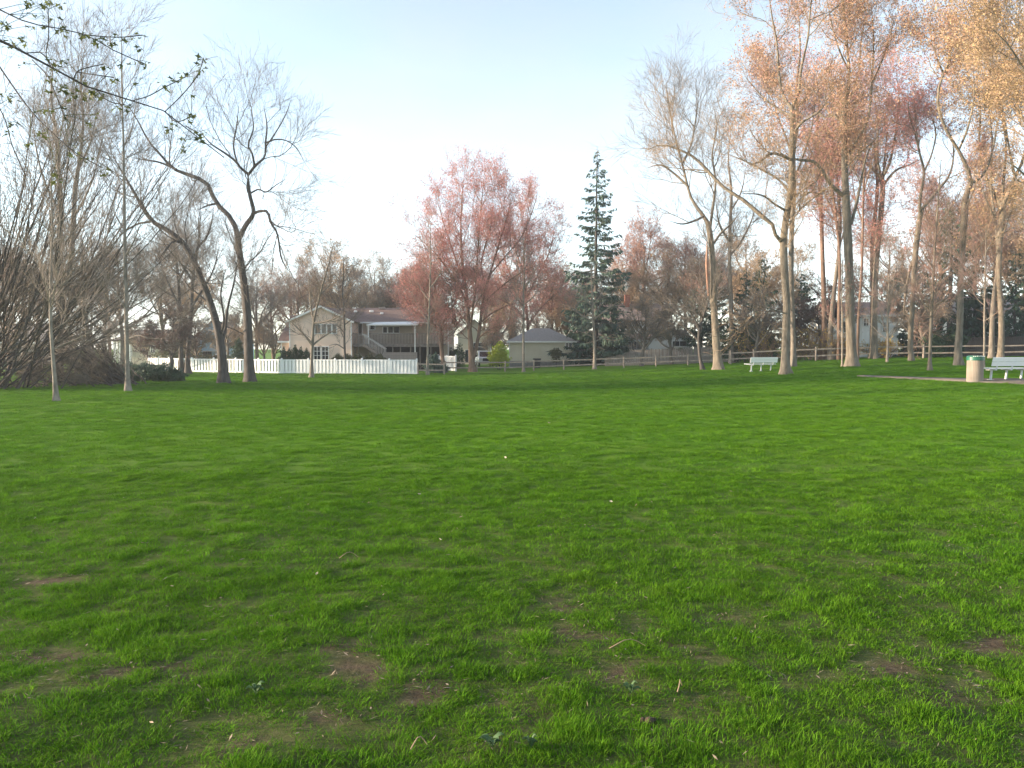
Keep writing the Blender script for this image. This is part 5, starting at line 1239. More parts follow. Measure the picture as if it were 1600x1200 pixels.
# ------------------------------------------------------------------ background bare trees (a few kinds, each placed several times)
def proto_tree(name, label, seed, h, r, fork, spread, nl, a, bark, twig, buds, up=.1, cat='tree', group=None):
    """upright tree built at the origin"""
    rng = np.random.default_rng(seed)
    wob = lambda n_: np.cumsum(rng.normal(0, .09, (n_, 2)), axis=0)
    zt = np.linspace(0, h * .8, 7); w_ = wob(7); w_[0] = 0
    tr = np.column_stack([w_[:, 0], w_[:, 1], zt, r * (1 - zt / (h * .8)) ** .8 + .03])
    limbs = [tr]
    for k in range(nl):
        t = rng.uniform(fork, .85); f = t * 6; i = int(f); p = tr[i] * (1 - f + i) + tr[min(i + 1, 6)] * (f - i)
        az = k * 2.4 + rng.normal(0, .4); L = h * rng.uniform(.32, .5) * (1.15 - .6 * t); el = rng.uniform(.5, 1.0)
        pts = [[p[0], p[1], p[2], p[3] * .6]]
        d = np.array([math.cos(az) * math.cos(el) * spread, math.sin(az) * math.cos(el) * spread, math.sin(el)])
        for j in range(1, 5):
            d = nrm(d + rng.normal(0, .16, 3) + np.array([0, 0, .12])); pts.append([*(np.array(pts[-1][:3]) + d * L / 4), p[3] * .6 * (1 - j / 4.6) + .01])
        limbs.append(np.array(pts))
    s = h / 16
    lv = [dict(N=int(44 * a), L=(1.8 * s, 4.2 * s), ang=(28, 62), t0=.25, up=up, wig=.17, K=7, rr=.45, rl=.010, S=5, trunk=True, rtip=.010),
          dict(N=int(340 * a), L=(.9 * s, 2.6 * s), ang=(24, 55), t0=.1, up=up, wig=.17, K=5, rr=.6, rl=.008, S=3, rtip=.009),
          dict(N=int(2000 * a), L=(.5 * s, 1.6 * s), ang=(20, 50), t0=.1, up=up * .8, wig=.14, K=3, rr=.6, rl=.007, S=3, rtip=.007),
          dict(N=int(6000 * a), L=(.3 * s, 1.0 * s), ang=(20, 50), t0=.1, up=up * .8, wig=.14, K=3, rr=.6, rl=.006, S=1, rtip=.006)]
    return tree(name, label, limbs, lv, bark, twig, seed, buds, group, cat, trunk_sides=8, loc=(0, 0, 0))
GB = 'background trees behind the houses and fences'
PR = {}
def place(kind, px, Y, h, label, rz=None, group=GB, dz=0.0):
    """first use moves the prototype itself, later uses copy it"""
    p = foot(px, Y, -dz); H0, mk, root = PR[kind]; s = h / H0
    rz = (px * 1.37) % 6.28 if rz is None else rz
    if root is None:
        root = mk(); PR[kind][2] = root
        root.location = [float(v) for v in p]; root.rotation_euler = (0, 0, rz); root.scale = (s, s, s); root['label'] = label
        if group: root['group'] = group
        return root
    return copy_thing(root, p, rz, s, label, group)
PR['grey'] = [15, lambda: proto_tree('bare_tree', 'x', 101, 15, .22, .3, 1.2, 9, .85, BARK_GREY, TWIG_GREY, dict(N=3500, size=.09, m=BUD_TAN, spread=.1)), None]
PR['brown'] = [15, lambda: proto_tree('bare_tree', 'x', 102, 15, .24, .25, 1.4, 10, .85, BARK_RED, TWIG_RED, dict(N=1800, size=.09, m=BUD_TAN, spread=.12)), None]
PR['pink'] = [16, lambda: proto_tree('budding_tree', 'x', 103, 16, .22, .3, 1.0, 9, 1.2, BARK_RED, TWIG_RED, dict(N=7000, size=.12, m=BUD_PINK, spread=.15)), None]
PR['tan'] = [14, lambda: proto_tree('budding_tree', 'x', 104, 14, .22, .25, 1.3, 10, 1.2, BARK_PALE, TWIG_TAN, dict(N=8000, size=.12, m=BUD_TAN, spread=.14)), None]
PR['dusk'] = [7, lambda: proto_tree('small_tree', 'x', 106, 7, .14, .22, 1.7, 11, 1.0, BARK_GREY, TWIG_GREY, dict(N=3500, size=.085, m=BUD_TAN, spread=.1), up=.04), None]
PR['dark'] = [7, lambda: proto_tree('small_tree', 'x', 105, 7, .16, .2, 1.9, 12, 1.0, BARK_DARK, TWIG_DARK, dict(N=7000, size=.09, m=BUD_DARK, spread=.1), up=.02), None]
for (k, px, Y, h, lab) in [
        ('brown', 428, 98, 13, 'brown limbed tree rising left of the peach house gable'), ('brown', 468, 104, 15, 'dark limbed tree behind the peach gable peak'),
        ('grey', 402, 92, 14, 'grey bare tree behind the tall forked trunk'), ('tan', 520, 112, 19, 'bare tree behind the brown roof near the gable'), ('tan', 548, 108, 16, 'tan budding tree behind the brown roof at mid ridge'),
        ('grey', 588, 118, 18, 'tall bare tree far behind the brown roof'), ('tan', 612, 110, 14, 'orange tan tree behind the right end of the brown roof'), ('pink', 640, 106, 15, 'rosy tree beyond the awning of the peach house'),
        ('grey', 355, 88, 9, 'bare tree behind the leaning tree'), ('tan', 372, 105, 7.5, 'orange brown tree beside the blue house'), 
        ('grey', 255, 90, 15, 'grey bare tree behind the dark crabapple'), ('grey', 165, 84, 14, 'grey bare tree behind the fan shrub right side'), 
        ('grey', 60, 78, 15, 'grey bare tree behind the fan shrub left side'), ('brown', 15, 70, 13, 'brown tree at the left edge behind the fan shrub'),
        ('brown', 95, 74, 12, 'brown twiggy tree behind the left edge sapling'), ('brown', 170, 112, 15, 'brown tree far behind the two left saplings'), ('grey', 40, 92, 16, 'grey tree far back at the left edge'), 
        ('grey', 455, 116, 18, 'grey tree far behind the peach gable left slope'), 
        ('pink', 858, 98, 13, 'rosy tree rising behind the cream garage right end'), ('tan', 885, 93, 10, 'low tan tree beside the spruce left side'), ('pink', 800, 108, 14, 'rosy tree far behind the lime green bush'), ('tan', 775, 100, 11, 'tan tree behind the beige building right end'),
        ('pink', 1000, 99, 19, 'rosy twiggy tree right of the tall spruce'), ('tan', 962, 104, 15, 'tan tree behind the spruce and the red chimney'), ('tan', 1040, 96, 16, 'tan twiggy tree behind the split level house'), ('grey', 1070, 100, 17, 'grey twiggy tree behind the pale torn trunk'),
        ('pink', 1095, 92, 15, 'pinkish tree filling the gap left of the torn trunk'), ('tan', 1160, 88, 16, 'tan tree behind the slender trunk by the bench'), 
        
        ('pink', 1462, 88, 22, 'tall pink tree behind the pale straight sapling'), ('pink', 1545, 84, 20, 'tall pink tree behind the bench at the right'), ('tan', 1600, 80, 21, 'tan tree at the right edge far back'),
        ('grey', 190, 70, 13, 'grey twiggy tree right behind the tall slender sapling'), ('grey', 135, 62, 14, 'bare grey tree between the two left saplings'), ('tan', 290, 108, 18, 'brown tree left of the blue house'), 
        ('grey', 575, 104, 14, 'tan tree low behind the brown roof'), ('pink', 668, 112, 15, 'rosy tree behind the slim grey sapling'), ('pink', 760, 118, 16, 'rosy tree far behind the red maple'), ('tan', 700, 108, 13, 'tan tree behind the privacy fence'),
        ('tan', 985, 92, 12, 'tan tree beside the red chimney'), ('brown', 1120, 104, 16, 'brown tree behind the torn trunk right side'), ('tan', 1385, 98, 18, 'tan tree above the white shed roof'), ('pink', 1630, 90, 20, 'pink tree just past the right edge'), ('brown', 1030, 116, 15, 'brown tree far behind the split level house'),
        ('tan', 1240, 110, 17, 'distant tan tree behind the large pale trunk'), ('tan', 870, 112, 15, 'tan tree behind the cream garage and spruce'), ('pink', 905, 100, 12, 'low pink tree between garage and spruce')]:
    place(k, px, Y, h, lab)
place('dark', 264, 62, 6.6, 'low spreading dark crabapple with a split trunk before the white fence', 0.3)
place('dusk', 1003, 72.5, 7.5, 'broad low brown crowned tree before the grey stockade fence', 1.1)
place('dusk', 1050, 74.5, 7.0, 'dusky small tree beside the grey stockade fence', 2.6)
place('dusk', 310, 74, 6.0, 'dusky small tree behind the white fence end', 4.1)
place('dark', 1278, 71, 8.5, 'purple brown small tree behind the V pair', 5.0)
place('dusk', 1445, 66, 7.5, 'reddish small tree behind the wavy trunk', 3.2)
place('dusk', 1180, 69, 7.5, 'dusky small tree behind the small bench', .9)
for (px, Y, h, lab) in [(806, 93, 6.5, 'low twiggy tree behind the cream garage left end'), (850, 95, 7.5, 'low twiggy tree behind the cream garage right end'), (772, 99, 6.5, 'low twiggy tree behind the lime green bush'), (412, 92, 6.5, 'low twiggy tree right of the forked trunk behind the white fence'), (427, 98, 7.0, 'low twiggy tree left of the peach house wing'), (232, 92, 6.5, 'low twiggy tree in front of the cream house'), (150, 70, 7.0, 'low twiggy tree between the two left saplings'), (345, 99, 6.0, 'low twiggy tree beside the white car')]:
    place('dusk', px, Y, h, lab)
# two stout trunks standing before the fence at the left
for (px, py, lab, sd, lean) in [(284, 583, 'stout dark trunk left of the pair before the white fence end', 81, -6), (294, 584, 'stout dark trunk right of the pair before the white fence end', 82, 8)]:
    Y = depth_of(px, py)
    tree('bare_tree', lab, [px_trunk([(px, py, 13), (px - 1, 560, 9), (px + lean * .3, 520, 8), (px + lean * .6, 480, 7), (px + lean, 430, 6), (px + lean * 2, 380, 4), (px + lean * 2.5, 330, 2)], Y),
                            px_limb([(px + lean * .6, 480, 5), (px + lean * 3, 450, 4, .8), (px + lean * 5, 420, 3, 1.4), (px + lean * 6, 385, 2, 1.8)], Y), px_limb([(px + lean, 440, 5), (px - lean * 1.5, 410, 4, -.8), (px - lean * 3, 380, 2, -1.4)], Y)], LV_BIG(.5), BARK_DARK, TWIG_GREY, sd)
# two grey trunks behind the fan shrub
Y = 47.0
tree('bare_tree', 'grey twin trunk tree standing behind the fan shaped shrub', [px_trunk([(92, 590, 16), (93, 520, 13), (94, 450, 12), (93, 390, 12), (95, 330, 10), (92, 270, 8), (88, 210, 6), (80, 150, 4), (84, 90, 3)], Y),
     px_limb([(94, 480, 11), (106, 440, 11, .3), (112, 395, 10, .5), (115, 340, 9, .6), (118, 290, 8, .7), (126, 240, 6, .8), (130, 190, 4, .9), (126, 130, 3, 1), (132, 80, 2, 1)], Y),
     px_limb([(115, 340, 5), (132, 310, 4, -.8), (148, 270, 3, -1.3), (158, 220, 2, -1.7)], Y), px_limb([(93, 330, 5), (72, 290, 4, .8), (58, 240, 3, 1.3), (50, 180, 2, 1.7)], Y), px_limb([(122, 265, 4), (142, 220, 3, .8), (152, 170, 2, 1.3)], Y)], LV_BIG(.9), BARK_GREY, TWIG_GREY, 83)

# ------------------------------------------------------------------ shrubs with many stems
def fan_shrub(name, label, base, stems, az, incl, L, up, seed, bark, twig, lv, wig=.05, r=.05, K=14, spread=.6, leaves=None, curl=None, cat='shrub'):
    rng = np.random.default_rng(seed); base = np.asarray(base, float)
    P = np.empty((stems, K, 3)); Rr = np.empty((stems, K))
    a = rng.uniform(*az, stems); inc = np.radians(rng.uniform(*incl, stems)); ln = rng.uniform(*L, stems)
    P[:, 0] = base + np.stack([rng.normal(0, spread, stems), rng.normal(0, spread, stems), np.full(stems, -.1)], -1)
    d = np.stack([np.sin(inc) * np.cos(a), np.sin(inc) * np.sin(a), np.cos(inc)], -1)
    u = rng.uniform(*up, stems)[:, None] * np.array([[0, 0, 1.]])
    for k in range(1, K):
        d = nrm(d + wig * rng.normal(size=(stems, 3)) + u); P[:, k] = P[:, k - 1] + d * (ln / (K - 1))[:, None]
    rr0 = r * rng.uniform(.5, 1.2, stems); s = np.linspace(0, 1, K)[None]
    Rr = rr0[:, None] * (1 - s) ** .7 + .006
    root = thing(name, label, cat, base); g = Geo(); V, q = tubes(P, Rr, 6); g.quads(V, q)
    so = link('stems', g.mesh('stems', bark, base), root); so['kind'] = 'stuff'
    c = Geo(); Q, R2 = P, Rr
    for v in lv:
        v = dict(v); S = v.pop('S', 3); Q, R2 = grow(rng, Q, R2, **v); V, q = ribbons(Q, R2, rng) if S == 1 else tubes(Q, R2, S); c.quads(V, q)
    co = link('twigs', c.mesh('twigs', twig, base), root); co['kind'] = 'stuff'
    if leaves:
        N_, size, m = leaves; i = rng.integers(0, len(Q), N_); b_ = Geo(); leafquads(b_, Q[i, -1] + rng.normal(0, .04, (N_, 3)), size, rng, .6); lo = link('leaves', b_.mesh('leaves', m, base, False), root); lo['kind'] = 'stuff'
    return root
fan_shrub('fan_shrub', 'huge bare many stemmed shrub fanning up from the left edge', foot(-55, 34.5), 62, (-1.7, 1.7), (24, 72), (9, 16), (.015, .085), 201, BARK_DARK, TWIG_DARK,
          [dict(N=800, L=(1.8, 5.5), ang=(9, 28), t0=.15, up=.06, wig=.07, K=6, rr=.55, rl=.0045, S=3, rtip=.006, shrink=.3), dict(N=3200, L=(.8, 2.6), ang=(10, 32), t0=.12, up=.05, wig=.09, K=3, rr=.6, rl=.004, S=3, rtip=.005), dict(N=9000, L=(.4, 1.2), ang=(10, 32), t0=.12, up=.05, wig=.07, K=3, rr=.6, rl=.004, S=1, rtip=.0045)], .045, .055, 16, .9)
fan_shrub('fan_shrub', 'dark drooping bare shrub behind the tall slender sapling', foot(193, 42), 70, (2.2, 4.1), (40, 84), (3.0, 5.6), (-.05, .03), 202, BARK_DARK, TWIG_DARK,
          [dict(N=420, L=(.6, 1.8), ang=(15, 45), t0=.2, up=-.02, wig=.12, K=6, rr=.6, rl=.006, S=3, rtip=.007), dict(N=3600, L=(.3, .9), ang=(15, 45), t0=.1, up=-.02, wig=.12, K=3, rr=.6, rl=.006, S=3, rtip=.006)], .07, .05, 10, .35)
fan_shrub('fan_shrub', 'low tangled brush at the foot of the fan shaped shrub', foot(62, 38), 60, (0, 6.28), (30, 80), (1.2, 3.4), (-.03, .05), 203, BARK_DARK, TWIG_DARK,
          [dict(N=500, L=(.5, 1.4), ang=(20, 50), t0=.1, up=.0, wig=.15, K=5, rr=.6, rl=.006, S=3, rtip=.007), dict(N=2500, L=(.3, .8), ang=(20, 50), t0=.1, up=0, wig=.12, K=3, rr=.6, rl=.006, S=3, rtip=.006)], .08, .03, 8, 1.6)
for (px, Y, lab, sd, h) in [(1275, 68, 'arching shrub with a few yellow flowers behind the large pale trunk', 211, 3.6), (1192, 69, 'yellow tinged forsythia behind the small white bench', 212, 3.8), (1312, 67, 'small forsythia by the white shed left end', 213, 2.2), (1378, 67, 'small golden forsythia in front of the white shed', 214, 1.6), (1232, 70, 'olive brown arching shrub behind the pale trunk', 215, 3.6)]:
    fan_shrub('forsythia_bush', lab, foot(px, Y), 44, (0, 6.28), (5, 60), (h * .6, h * 1.1), (-.06, .02), sd, BARK_RED, TWIG_TAN,
              [dict(N=260, L=(.4, 1.2), ang=(15, 45), t0=.2, up=.02, wig=.12, K=5, rr=.6, rl=.007, S=3, rtip=.008), dict(N=1100, L=(.2, .6), ang=(20, 50), t0=.1, up=.02, wig=.1, K=3, rr=.6, rl=.007, S=3, rtip=.007)], .08, .022, 9, .5,
              (1500 if sd == 214 else 700, .10, FORSY) if sd != 215 else (1500, .10, LEAF_OLIVE))

# ------------------------------------------------------------------ leafy and needled shrubs
def leafy(name, label, base, blobs, n_, size, m, seed, stemm=BARK_DARK, cat='shrub', group=None, aspect=.5, up=0.0, core=True, coremat=None):
    """blobs: (dx, dy, dz, rx, ry, rz) filled with leaf sprays, denser near the surface"""
    rng = np.random.default_rng(seed); base = np.asarray(base, float); root = thing(name, label, cat, base, 0, group); g = Geo()
    vol = np.array([b_[3] * b_[4] * b_[5] for b_ in blobs]) ** .67; cnt = (n_ * vol / vol.sum()).astype(int)
    for b_, c_ in zip(blobs, cnt):
        d = nrm(rng.normal(size=(c_, 3))); rad = rng.random((c_, 1)) ** .28
        lump = 1 + .22 * np.sin(d[:, :1] * 5 + b_[0] * 9) * np.cos(d[:, 1:2] * 4 + 1) + .18 * np.sin(d[:, 2:] * 7 + b_[1] * 5)
        C = np.array(b_[:3]) + d * rad * lump * np.array(b_[3:6]); C = C[C[:, 2] > .02]
        leafquads(g, C, size, rng, aspect, -up)
    fo = link('foliage', g.mesh('foliage', m, (0, 0, 0), False), root); fo['kind'] = 'stuff'
    tops = np.array([[b_[0], b_[1], b_[2]] for b_ in blobs]); P = np.stack([np.array([t * [.25, .25, 0] + [0, 0, -.05], t * [.6, .6, .5], t]) for t in tops]); Rr = np.tile(np.array([[.05, .035, .015]]), (len(tops), 1))
    V, q = tubes(P, Rr, 6); so = link('stems', mesh_np('stems', V, q, None, stemm, True), root); so['kind'] = 'stuff'
    return root
rg = np.random.default_rng(6)
leafy('juniper_shrub', 'low dark green juniper mound beside the slender sapling', foot(243, 47), [(-1.2, 0, .35, 1.0, .8, .5), (0, -.1, .4, 1.1, .9, .55), (1.0, .1, .3, .8, .8, .42), (-.4, .4, .55, .9, .7, .4)], 9000, .14, NEEDLE, 301, up=.3)
leafy('juniper_shrub', 'paler blue green hedge behind the juniper mound', foot(228, 60), [(-1.6, 0, .5, 1.3, .7, .62), (0, 0, .5, 1.3, .7, .6), (1.4, 0, .45, 1.1, .7, .55)], 7000, .14, NEEDLE_B, 302, up=.3)
for i, (px, hh) in enumerate([(443, 2.1), (452, 2.0), (461, 2.3), (470, 2.1), (479, 2.0)]):
    leafy('arborvitae_shrub', ['leftmost dark arborvitae in the row by the peach gable', 'second dark arborvitae from the left by the peach gable', 'middle and tallest dark arborvitae by the peach gable', 'fourth dark arborvitae in the row by the peach gable', 'rightmost dark arborvitae in the row by the peach gable'][i],
          foot(px, 73.5), [(0, 0, hh * .42, .45, .45, hh * .45), (0, 0, hh * .75, .28, .28, hh * .32)], 2600, .13, LEAF_DK, 310 + i, group='arborvitae row', up=.6)
for i, (px, lab) in enumerate([(526, 'left end clump of the olive hedge above the white fence'), (541, 'second clump of the olive hedge behind the dark young tree'), (557, 'middle clump of the olive hedge left of the white dome'), (575, 'fourth clump of the olive hedge right of the white dome'), (591, 'right end clump of the olive hedge below the stairs')]):
    leafy('hedge_bush', lab, foot(px, 72), [(0, 0, .85, .62, .55, .72), (.1, .1, 1.15, .5, .45, .45)], 2800, .12, LEAF_OLIVE, 320 + i, group='olive hedge above the white fence')
leafy('spruce_bush', 'small blue green spruce bush behind the short rail fence', foot(680, 67.5), [(0, 0, .5, .9, .7, .5), (-.1, 0, .95, .6, .5, .5), (0, 0, 1.4, .3, .3, .4), (.7, 0, .35, .5, .5, .35)], 6000, .13, NEEDLE_B, 331)
leafy('dark_hedge', 'dark evergreen hedge behind the short white privacy fence', foot(716, 82), [(-1.0, 0, 1.0, .9, .8, 1.2), (0, 0, 1.2, .9, .8, 1.4), (-2.2, 0, .9, .9, .8, 1.1)], 6000, .16, LEAF_DK, 332)
leafy('lime_bush', 'bright lime green bush at the corner of the cream garage', foot(780, 77.5), [(0, 0, 1.4, .95, .8, .95), (.1, 0, 2.1, .7, .6, .65), (-.5, -.1, 1.0, .7, .6, .7), (.4, 0, .9, .7, .6, .7)], 5200, .15, LEAF_LIME, 333)
leafy('lime_bush', 'small rounded yellow green shrub against the cream garage wall', foot(869, 78.5), [(0, 0, 1.55, .62, .5, .45), (0, 0, 1.1, .5, .4, .6)], 2200, .12, LEAF_OLIVE, 334)
leafy('round_bush', 'olive bush behind the dark crabapple trunk', foot(266, 84), [(0, 0, 1.2, 1.6, 1.2, 1.1), (1.4, 0, .9, 1.1, 1, .9)], 5000, .16, LEAF_OLIVE, 335)
leafy('round_bush', 'brown green bush in front of the blue house', foot(306, 88), [(0, 0, .9, 1.5, 1, .95), (1.8, 0, .7, 1.0, .9, .75)], 4500, .15, LEAF_OLIVE, 336)
leafy('round_bush', 'dark green young conifer right of the blue house', foot(373, 84), [(0, 0, 1.0, 1.0, .9, .9), (0, 0, 1.9, .7, .6, .8), (0, 0, 2.7, .35, .35, .6)], 4500, .15, NEEDLE, 337, cat='conifer')
leafy('dark_hedge', 'dark evergreen shrub behind the wavy trunk on the right', foot(1475, 66), [(-.8, 0, 1.1, 1.2, 1, 1.2), (.8, 0, 1.3, 1.2, 1, 1.3)], 7000, .16, LEAF_DK, 338)
leafy('dark_hedge', 'dark evergreen shrub behind the small white bench', foot(1160, 71), [(-1.4, 0, 1.6, 1.5, 1, 1.6), (.6, 0, 1.9, 1.6, 1, 1.9), (2.2, 0, 1.5, 1.3, 1, 1.5)], 9000, .17, LEAF_DK, 339)

# ------------------------------------------------------------------ conifers
def conifer(name, label, seed, h, w, z0, nwh, m, drp, gaps=0.0, r=.22, cat='conifer', spray=.5, per=26, narrow=1.0, group=None):
    rng = np.random.default_rng(seed); root = thing(name, label, cat, (0, 0, 0), 0, group)
    K = 10; zt = np.linspace(-.1, h, 12); tr = np.column_stack([np.cumsum(rng.normal(0, .02, 12)), np.cumsum(rng.normal(0, .02, 12)), zt, r * (1 - np.clip(zt, 0, h) / h) ** .9 + .015])
    V, q = tubes(tr[None, :, :3], tr[None, :, 3], 8); link('trunk', mesh_np('trunk', V, q, None, BARK_DARK, True), root)
    bs = []; 
    for k in range(nwh):
        f = (k + .3 * rng.random()) / nwh; z = z0 + (h - z0) * f
        prof = (1 - f) ** narrow * w * (1 if rng.random() > gaps else rng.uniform(.35, .7))
        for j in range(rng.integers(4, 7)):
            a = rng.random() * 6.283; L = max(.25, prof * rng.uniform(.65, 1.12)); bs.append((z + rng.normal(0, .15), a, L, f))
    n_ = len(bs); B = np.array(bs); P = np.empty((n_, K, 3)); s = np.linspace(0, 1, K)[None]
    rad = B[:, 2:3] * s; dz = -drp * B[:, 2:3] * (1 - B[:, 3:4] * .9) * (s ** 1.2) + .22 * B[:, 2:3] * s ** 3
    P[..., 0] = rad * np.cos(B[:, 1:2]); P[..., 1] = rad * np.sin(B[:, 1:2]); P[..., 2] = B[:, 0:1] + dz
    c = Geo(); V, q = tubes(P, (.012 * B[:, 2:3] + .006) * (1 - s * .8), 4); c.quads(V, q)
    br = link('branches', c.mesh('branches', BARK_DARK), root); br['kind'] = 'stuff'
    # needle sprays hang from every branch
    N_ = np.maximum((per * B[:, 2] / w * 1.6).astype(int), 5); i = np.repeat(np.arange(n_), N_); M = len(i)
    t = .12 + .88 * rng.random(M) ** .8; f = np.minimum(t * (K - 1), K - 1.001); k = f.astype(int); fr = (f - k)[:, None]
    C = P[i, k] * (1 - fr) + P[i, k + 1] * fr; T = nrm(P[i, k + 1] - P[i, k]); side = nrm(np.cross(T, np.array([0, 0, 1.]))) * rng.choice([-1, 1], (M, 1))
    d = nrm(T * rng.uniform(.2, .8, (M, 1)) + side * rng.uniform(.1, .8, (M, 1)) + np.array([0, 0, -1.]) * rng.uniform(.15, 1.1, (M, 1)))
    L = spray * rng.uniform(.5, 1.2, (M, 1)) * (1.05 - .55 * B[i, 3:4]); wv = nrm(np.cross(d, rng.normal(size=(M, 3)))) * L * .16
    V = np.stack([C, C + d * L * .45 + wv, C + d * L, C + d * L * .45 - wv], 1).reshape(-1, 3); g = Geo(); g.quads(V, np.arange(M * 4).reshape(-1, 4))
    no = link('needles', g.mesh('needles', m, (0, 0, 0), False), root); no['kind'] = 'stuff'
    return root
sp = conifer('spruce_tree', 'tall sparse dark spruce with a thin pointed top', 401, 22.3, 4.6, 1.2, 48, NEEDLE_B, .30, .32, .26, 'spruce', .70, 46, .82)
sp.location = [float(v) for v in foot(931, 79)]
PR['hem'] = [11, lambda: conifer('hemlock_tree', 'x', 402, 11, 3.2, .4, 30, NEEDLE, .35, .2, .2, 'hemlock', .62, 34, .75), None]
PR['cedar'] = [9, lambda: conifer('cedar_tree', 'x', 403, 9, 2.2, .3, 30, NEEDLE, .10, .15, .16, 'cedar', .5, 34, .7), None]
GE = 'dark evergreens behind the right hand fences'
for (k, px, Y, h, lab) in [('hem', 908, 83, 9.5, 'dense dark hemlock at the foot of the tall spruce, left side'), ('hem', 955, 84, 8.8, 'dense dark hemlock at the foot of the tall spruce, right side'),
        ('cedar', 1118, 80, 10, 'dark cedar behind the pale torn trunk'), ('hem', 1190, 78, 10.5, 'broad dark hemlock behind the small white bench'), ('cedar', 1165, 80, 9.5, 'narrow dark cedar left of the broad hemlock'), ('hem', 1252, 80, 9.0, 'dark hemlock right of the large pale trunk'),
        ('hem', 1400, 74, 8.5, 'dark hemlock at the right end of the white shed'), ('hem', 1437, 76, 8.5, 'dark hemlock behind the wavy tan trunk'), ('hem', 1482, 78, 15.5, 'tall dark evergreen between sapling and litter bin trunk'),
        ('hem', 1520, 77, 10.5, 'dark evergreen behind the litter bin'), ('hem', 1586, 72, 10, 'dark evergreen at the right edge behind the bench'), ('cedar', 1550, 78, 9.5, 'narrow dark cedar behind the right hand bench'), ('hem', 1640, 70, 10.5, 'dark evergreen just past the right edge'),
        ('cedar', 1085, 82, 8, 'dark cedar right of the split level house'), ('cedar', 12, 76, 7, 'dark cedar at the left edge behind the fan shrub')]:
    place(k, px, Y, h, lab, None, GE)

# ------------------------------------------------------------------ overhanging maple branch at upper left
Yo = 9.0
OB = [px_limb([(-200, -20, 18, -1.0), (-90, 22, 11, -.2), (-30, 48, 7, 0), (0, 62, 5, 0), (30, 78, 4.6, 0), (80, 107, 4, .05), (125, 131, 3.4, .1), (165, 145, 3, .2), (210, 160, 2.6, .3), (258, 174, 2.2, .4), (290, 197, 1.8, .5), (325, 224, 1.4, .6), (350, 246, 1, .7)], Yo),
      px_limb([(-200, -20, 9, -.5), (-90, -15, 5, -.3), (-30, 2, 3.4, -.2), (0, 15, 3, -.2), (25, 28, 2.6, -.2), (55, 38, 2.2, -.2), (95, 45, 1.9, -.1), (125, 52, 1.6, 0), (150, 62, 1.4, .1), (180, 80, 1.2, .2), (210, 93, 1, .3), (228, 101, .8, .3)], Yo),
      px_limb([(115, 124, 1.4, .1), (122, 111, 1.2, .1), (140, 105, 1, .2), (162, 100, .8, .2)], Yo), px_limb([(122, 113, 1.0, .1), (150, 117, .8, 0), (178, 121, .6, 0)], Yo),
      px_limb([(205, 158, 1.4, .3), (232, 150, 1.2, .3), (256, 137, 1, .4), (290, 120, .7, .4)], Yo), px_limb([(258, 174, 1.6, .4), (280, 153, 1.3, .5), (300, 130, 1.1, .5), (312, 110, .9, .6), (318, 90, .7, .6)], Yo),
      px_limb([(130, 54, 1.1, 0), (160, 57, 1, .1), (190, 58, .8, .1), (222, 55, .6, .2)], Yo), px_limb([(80, 105, 1.4, 0), (72, 86, 1.2, -.1), (76, 55, 1, -.2), (75, 15, .7, -.3)], Yo), px_limb([(38, 83, 1.2, 0), (56, 82, 1, .1), (66, 84, .9, .1), (82, 102, .7, .1)], Yo),
      px_limb([(-30, 60, 4, -.3), (10, 120, 3, -.5), (50, 175, 2.4, -.6), (90, 215, 2, -.7), (120, 240, 1.4, -.7), (160, 262, 1, -.7)], Yo), px_limb([(-60, 90, 3, .3), (0, 170, 2.2, .3), (20, 230, 1.6, .3), (40, 275, 1, .3)], Yo), px_limb([(50, 93, 1.6, 0), (75, 120, 1.2, -.1), (88, 150, 1, -.2), (100, 180, .8, -.2)], Yo), px_limb([(150, 140, 1.4, .2), (170, 158, 1.1, .2), (196, 164, .8, .2)], Yo),
      px_limb([(258, 174, 1, .4), (275, 190, .8, .4), (300, 182, .6, .4)], Yo), px_limb([(290, 197, 1, .5), (304, 205, .8, .5), (314, 216, .6, .5)], Yo)]
bx_ = OB[0][0]
tr_foot = np.array([-9.5, .4, float(ground(-9.5, .4))])
tk_ = np.array([[*tr_foot, .26], [-9.45, .4, 1.5, .21], [-9.4, .5, 3.0, .19], [-9.35, .5, 4.2, .17], [-9.4, .3, 6.0, .12], [-9.5, .2, 9.0, .05]])
main = np.vstack([[[*(np.array(tk_[3][:3])), .12], [-9.1, 2.6, 4.9, .10], [-8.6, 5.4, 5.5, .085]], OB[0]])
mp = tree('young_maple', 'leafing maple whose thin branches hang in at the upper left corner', [tk_, main] + OB[1:], [dict(N=40, L=(.15, .5), ang=(25, 60), t0=.3, up=.0, wig=.15, K=4, rr=.5, rl=.006, S=4, rtip=.002)], BARK_DARK, TWIG_DARK, 501)
PO = np.concatenate([resample(o_, 24)[:, :3] for o_ in OB])
rg = np.random.default_rng(44)
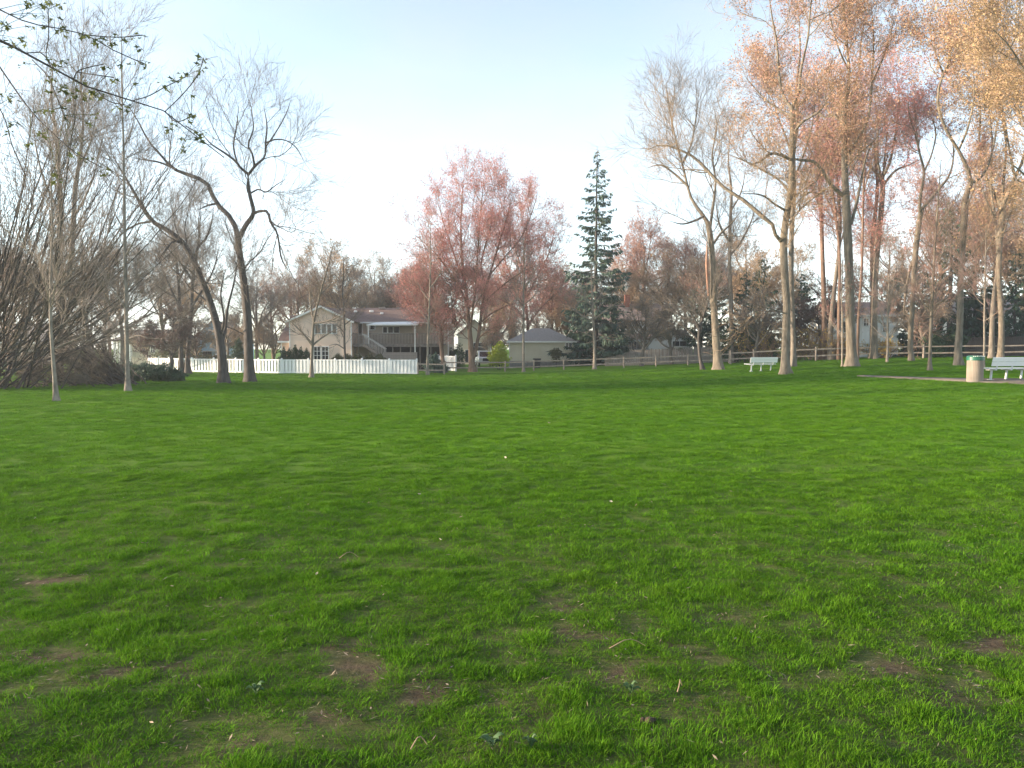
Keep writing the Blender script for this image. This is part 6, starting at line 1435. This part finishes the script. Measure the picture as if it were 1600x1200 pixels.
CL = [(45, 5), (58, 3), (68, 7), (78, 3), (95, 8), (50, 21), (68, 22), (85, 29), (47, 40), (68, 38), (98, 40), (5, 35), (12, 38), (97, 47), (128, 53), (140, 57), (150, 61), (160, 57), (172, 65), (182, 53), (195, 60), (207, 58), (222, 55), (220, 75), (215, 95), (228, 101), (193, 99), (164, 101), (178, 122), (210, 129), (318, 90), (317, 100), (314, 108), (286, 113), (275, 125), (262, 136), (254, 131), (308, 122), (298, 148), (303, 177), (292, 184), (270, 193), (266, 200), (313, 207), (312, 217), (289, 215), (290, 230),
      (87, 105), (80, 92), (85, 120), (100, 133), (106, 142), (125, 126), (142, 148), (130, 145), (95, 140), (78, 122), (82, 145), (110, 150), (120, 148), (180, 168), (198, 163), (92, 165), (75, 170), (60, 172), (140, 190), (152, 180), (48, 225), (140, 246), (132, 250), (85, 268), (90, 280), (165, 268), (118, 232), (65, 205), (10, 150), (28, 60), (38, 62), (15, 62), (8, 70), (3, 225), (15, 205), (20, 190), (100, 95), (145, 140), (160, 148), (35, 100), (25, 150), (108, 240)]
for (px, py) in CL:
    c = at(px, py, Yo + rg.uniform(-.3, .5)); j = np.argmin(np.linalg.norm(PO - c, axis=1)); s0 = PO[j]
    lf = []; g = Geo()
    V, q = tubes(np.array([[s0, (s0 + c) / 2 + [0, 0, .01], c]]), np.array([[.0035, .0028, .0018]]), 4); g.quads(V, q)
    for k in range(rg.integers(4, 8)):
        a = rg.random() * 6.28; L = rg.uniform(.05, .09) ; d = nrm(np.array([math.cos(a), math.sin(a), rg.uniform(-1.3, .2)])); sd_ = nrm(np.cross(d, [0, 0, 1.]) + rg.normal(0, .4, 3)); st = c + d * .012 + rg.normal(0, .012, 3); nz = np.cross(d, sd_) * .008
        # three lobed leaf
        pts = [st, st + d * L * .35 + sd_ * L * .18, st + d * L * .55 + sd_ * L * .48 - nz, st + d * L * .62 + sd_ * L * .16, st + d * L, st + d * L * .62 - sd_ * L * .16, st + d * L * .55 - sd_ * L * .48 - nz, st + d * L * .35 - sd_ * L * .18]
        g.tris(np.array(pts), np.array([[0, 1, 7], [1, 2, 3], [7, 5, 6], [1, 3, 5], [1, 5, 7], [3, 4, 5]]))
    link('leaf_cluster', g.mesh('leaf_cluster', LEAF_YOUNG, np.array(mp.location), False), mp)

# ------------------------------------------------------------------ added air volume that imitates lens veiling
hm = bpy.data.materials.new('veil_air'); hm.use_nodes = True
n, l = hm.node_tree.nodes, hm.node_tree.links; n.clear()
ho = n.new('ShaderNodeOutputMaterial'); hv_ = n.new('ShaderNodeVolumePrincipled')
hv_.inputs['Color'].default_value = (.86, .92, 1.0, 1); hv_.inputs['Density'].default_value = .0006; hv_.inputs['Anisotropy'].default_value = .3
l.new(hv_.outputs[0], ho.inputs['Volume'])
hz_ = MB().box(-140, 140, -60, 170, -2.2, 34).build('veil', hm); hz_['kind'] = 'stuff'; hz_['label'] = 'thin added haze in the air over the park'
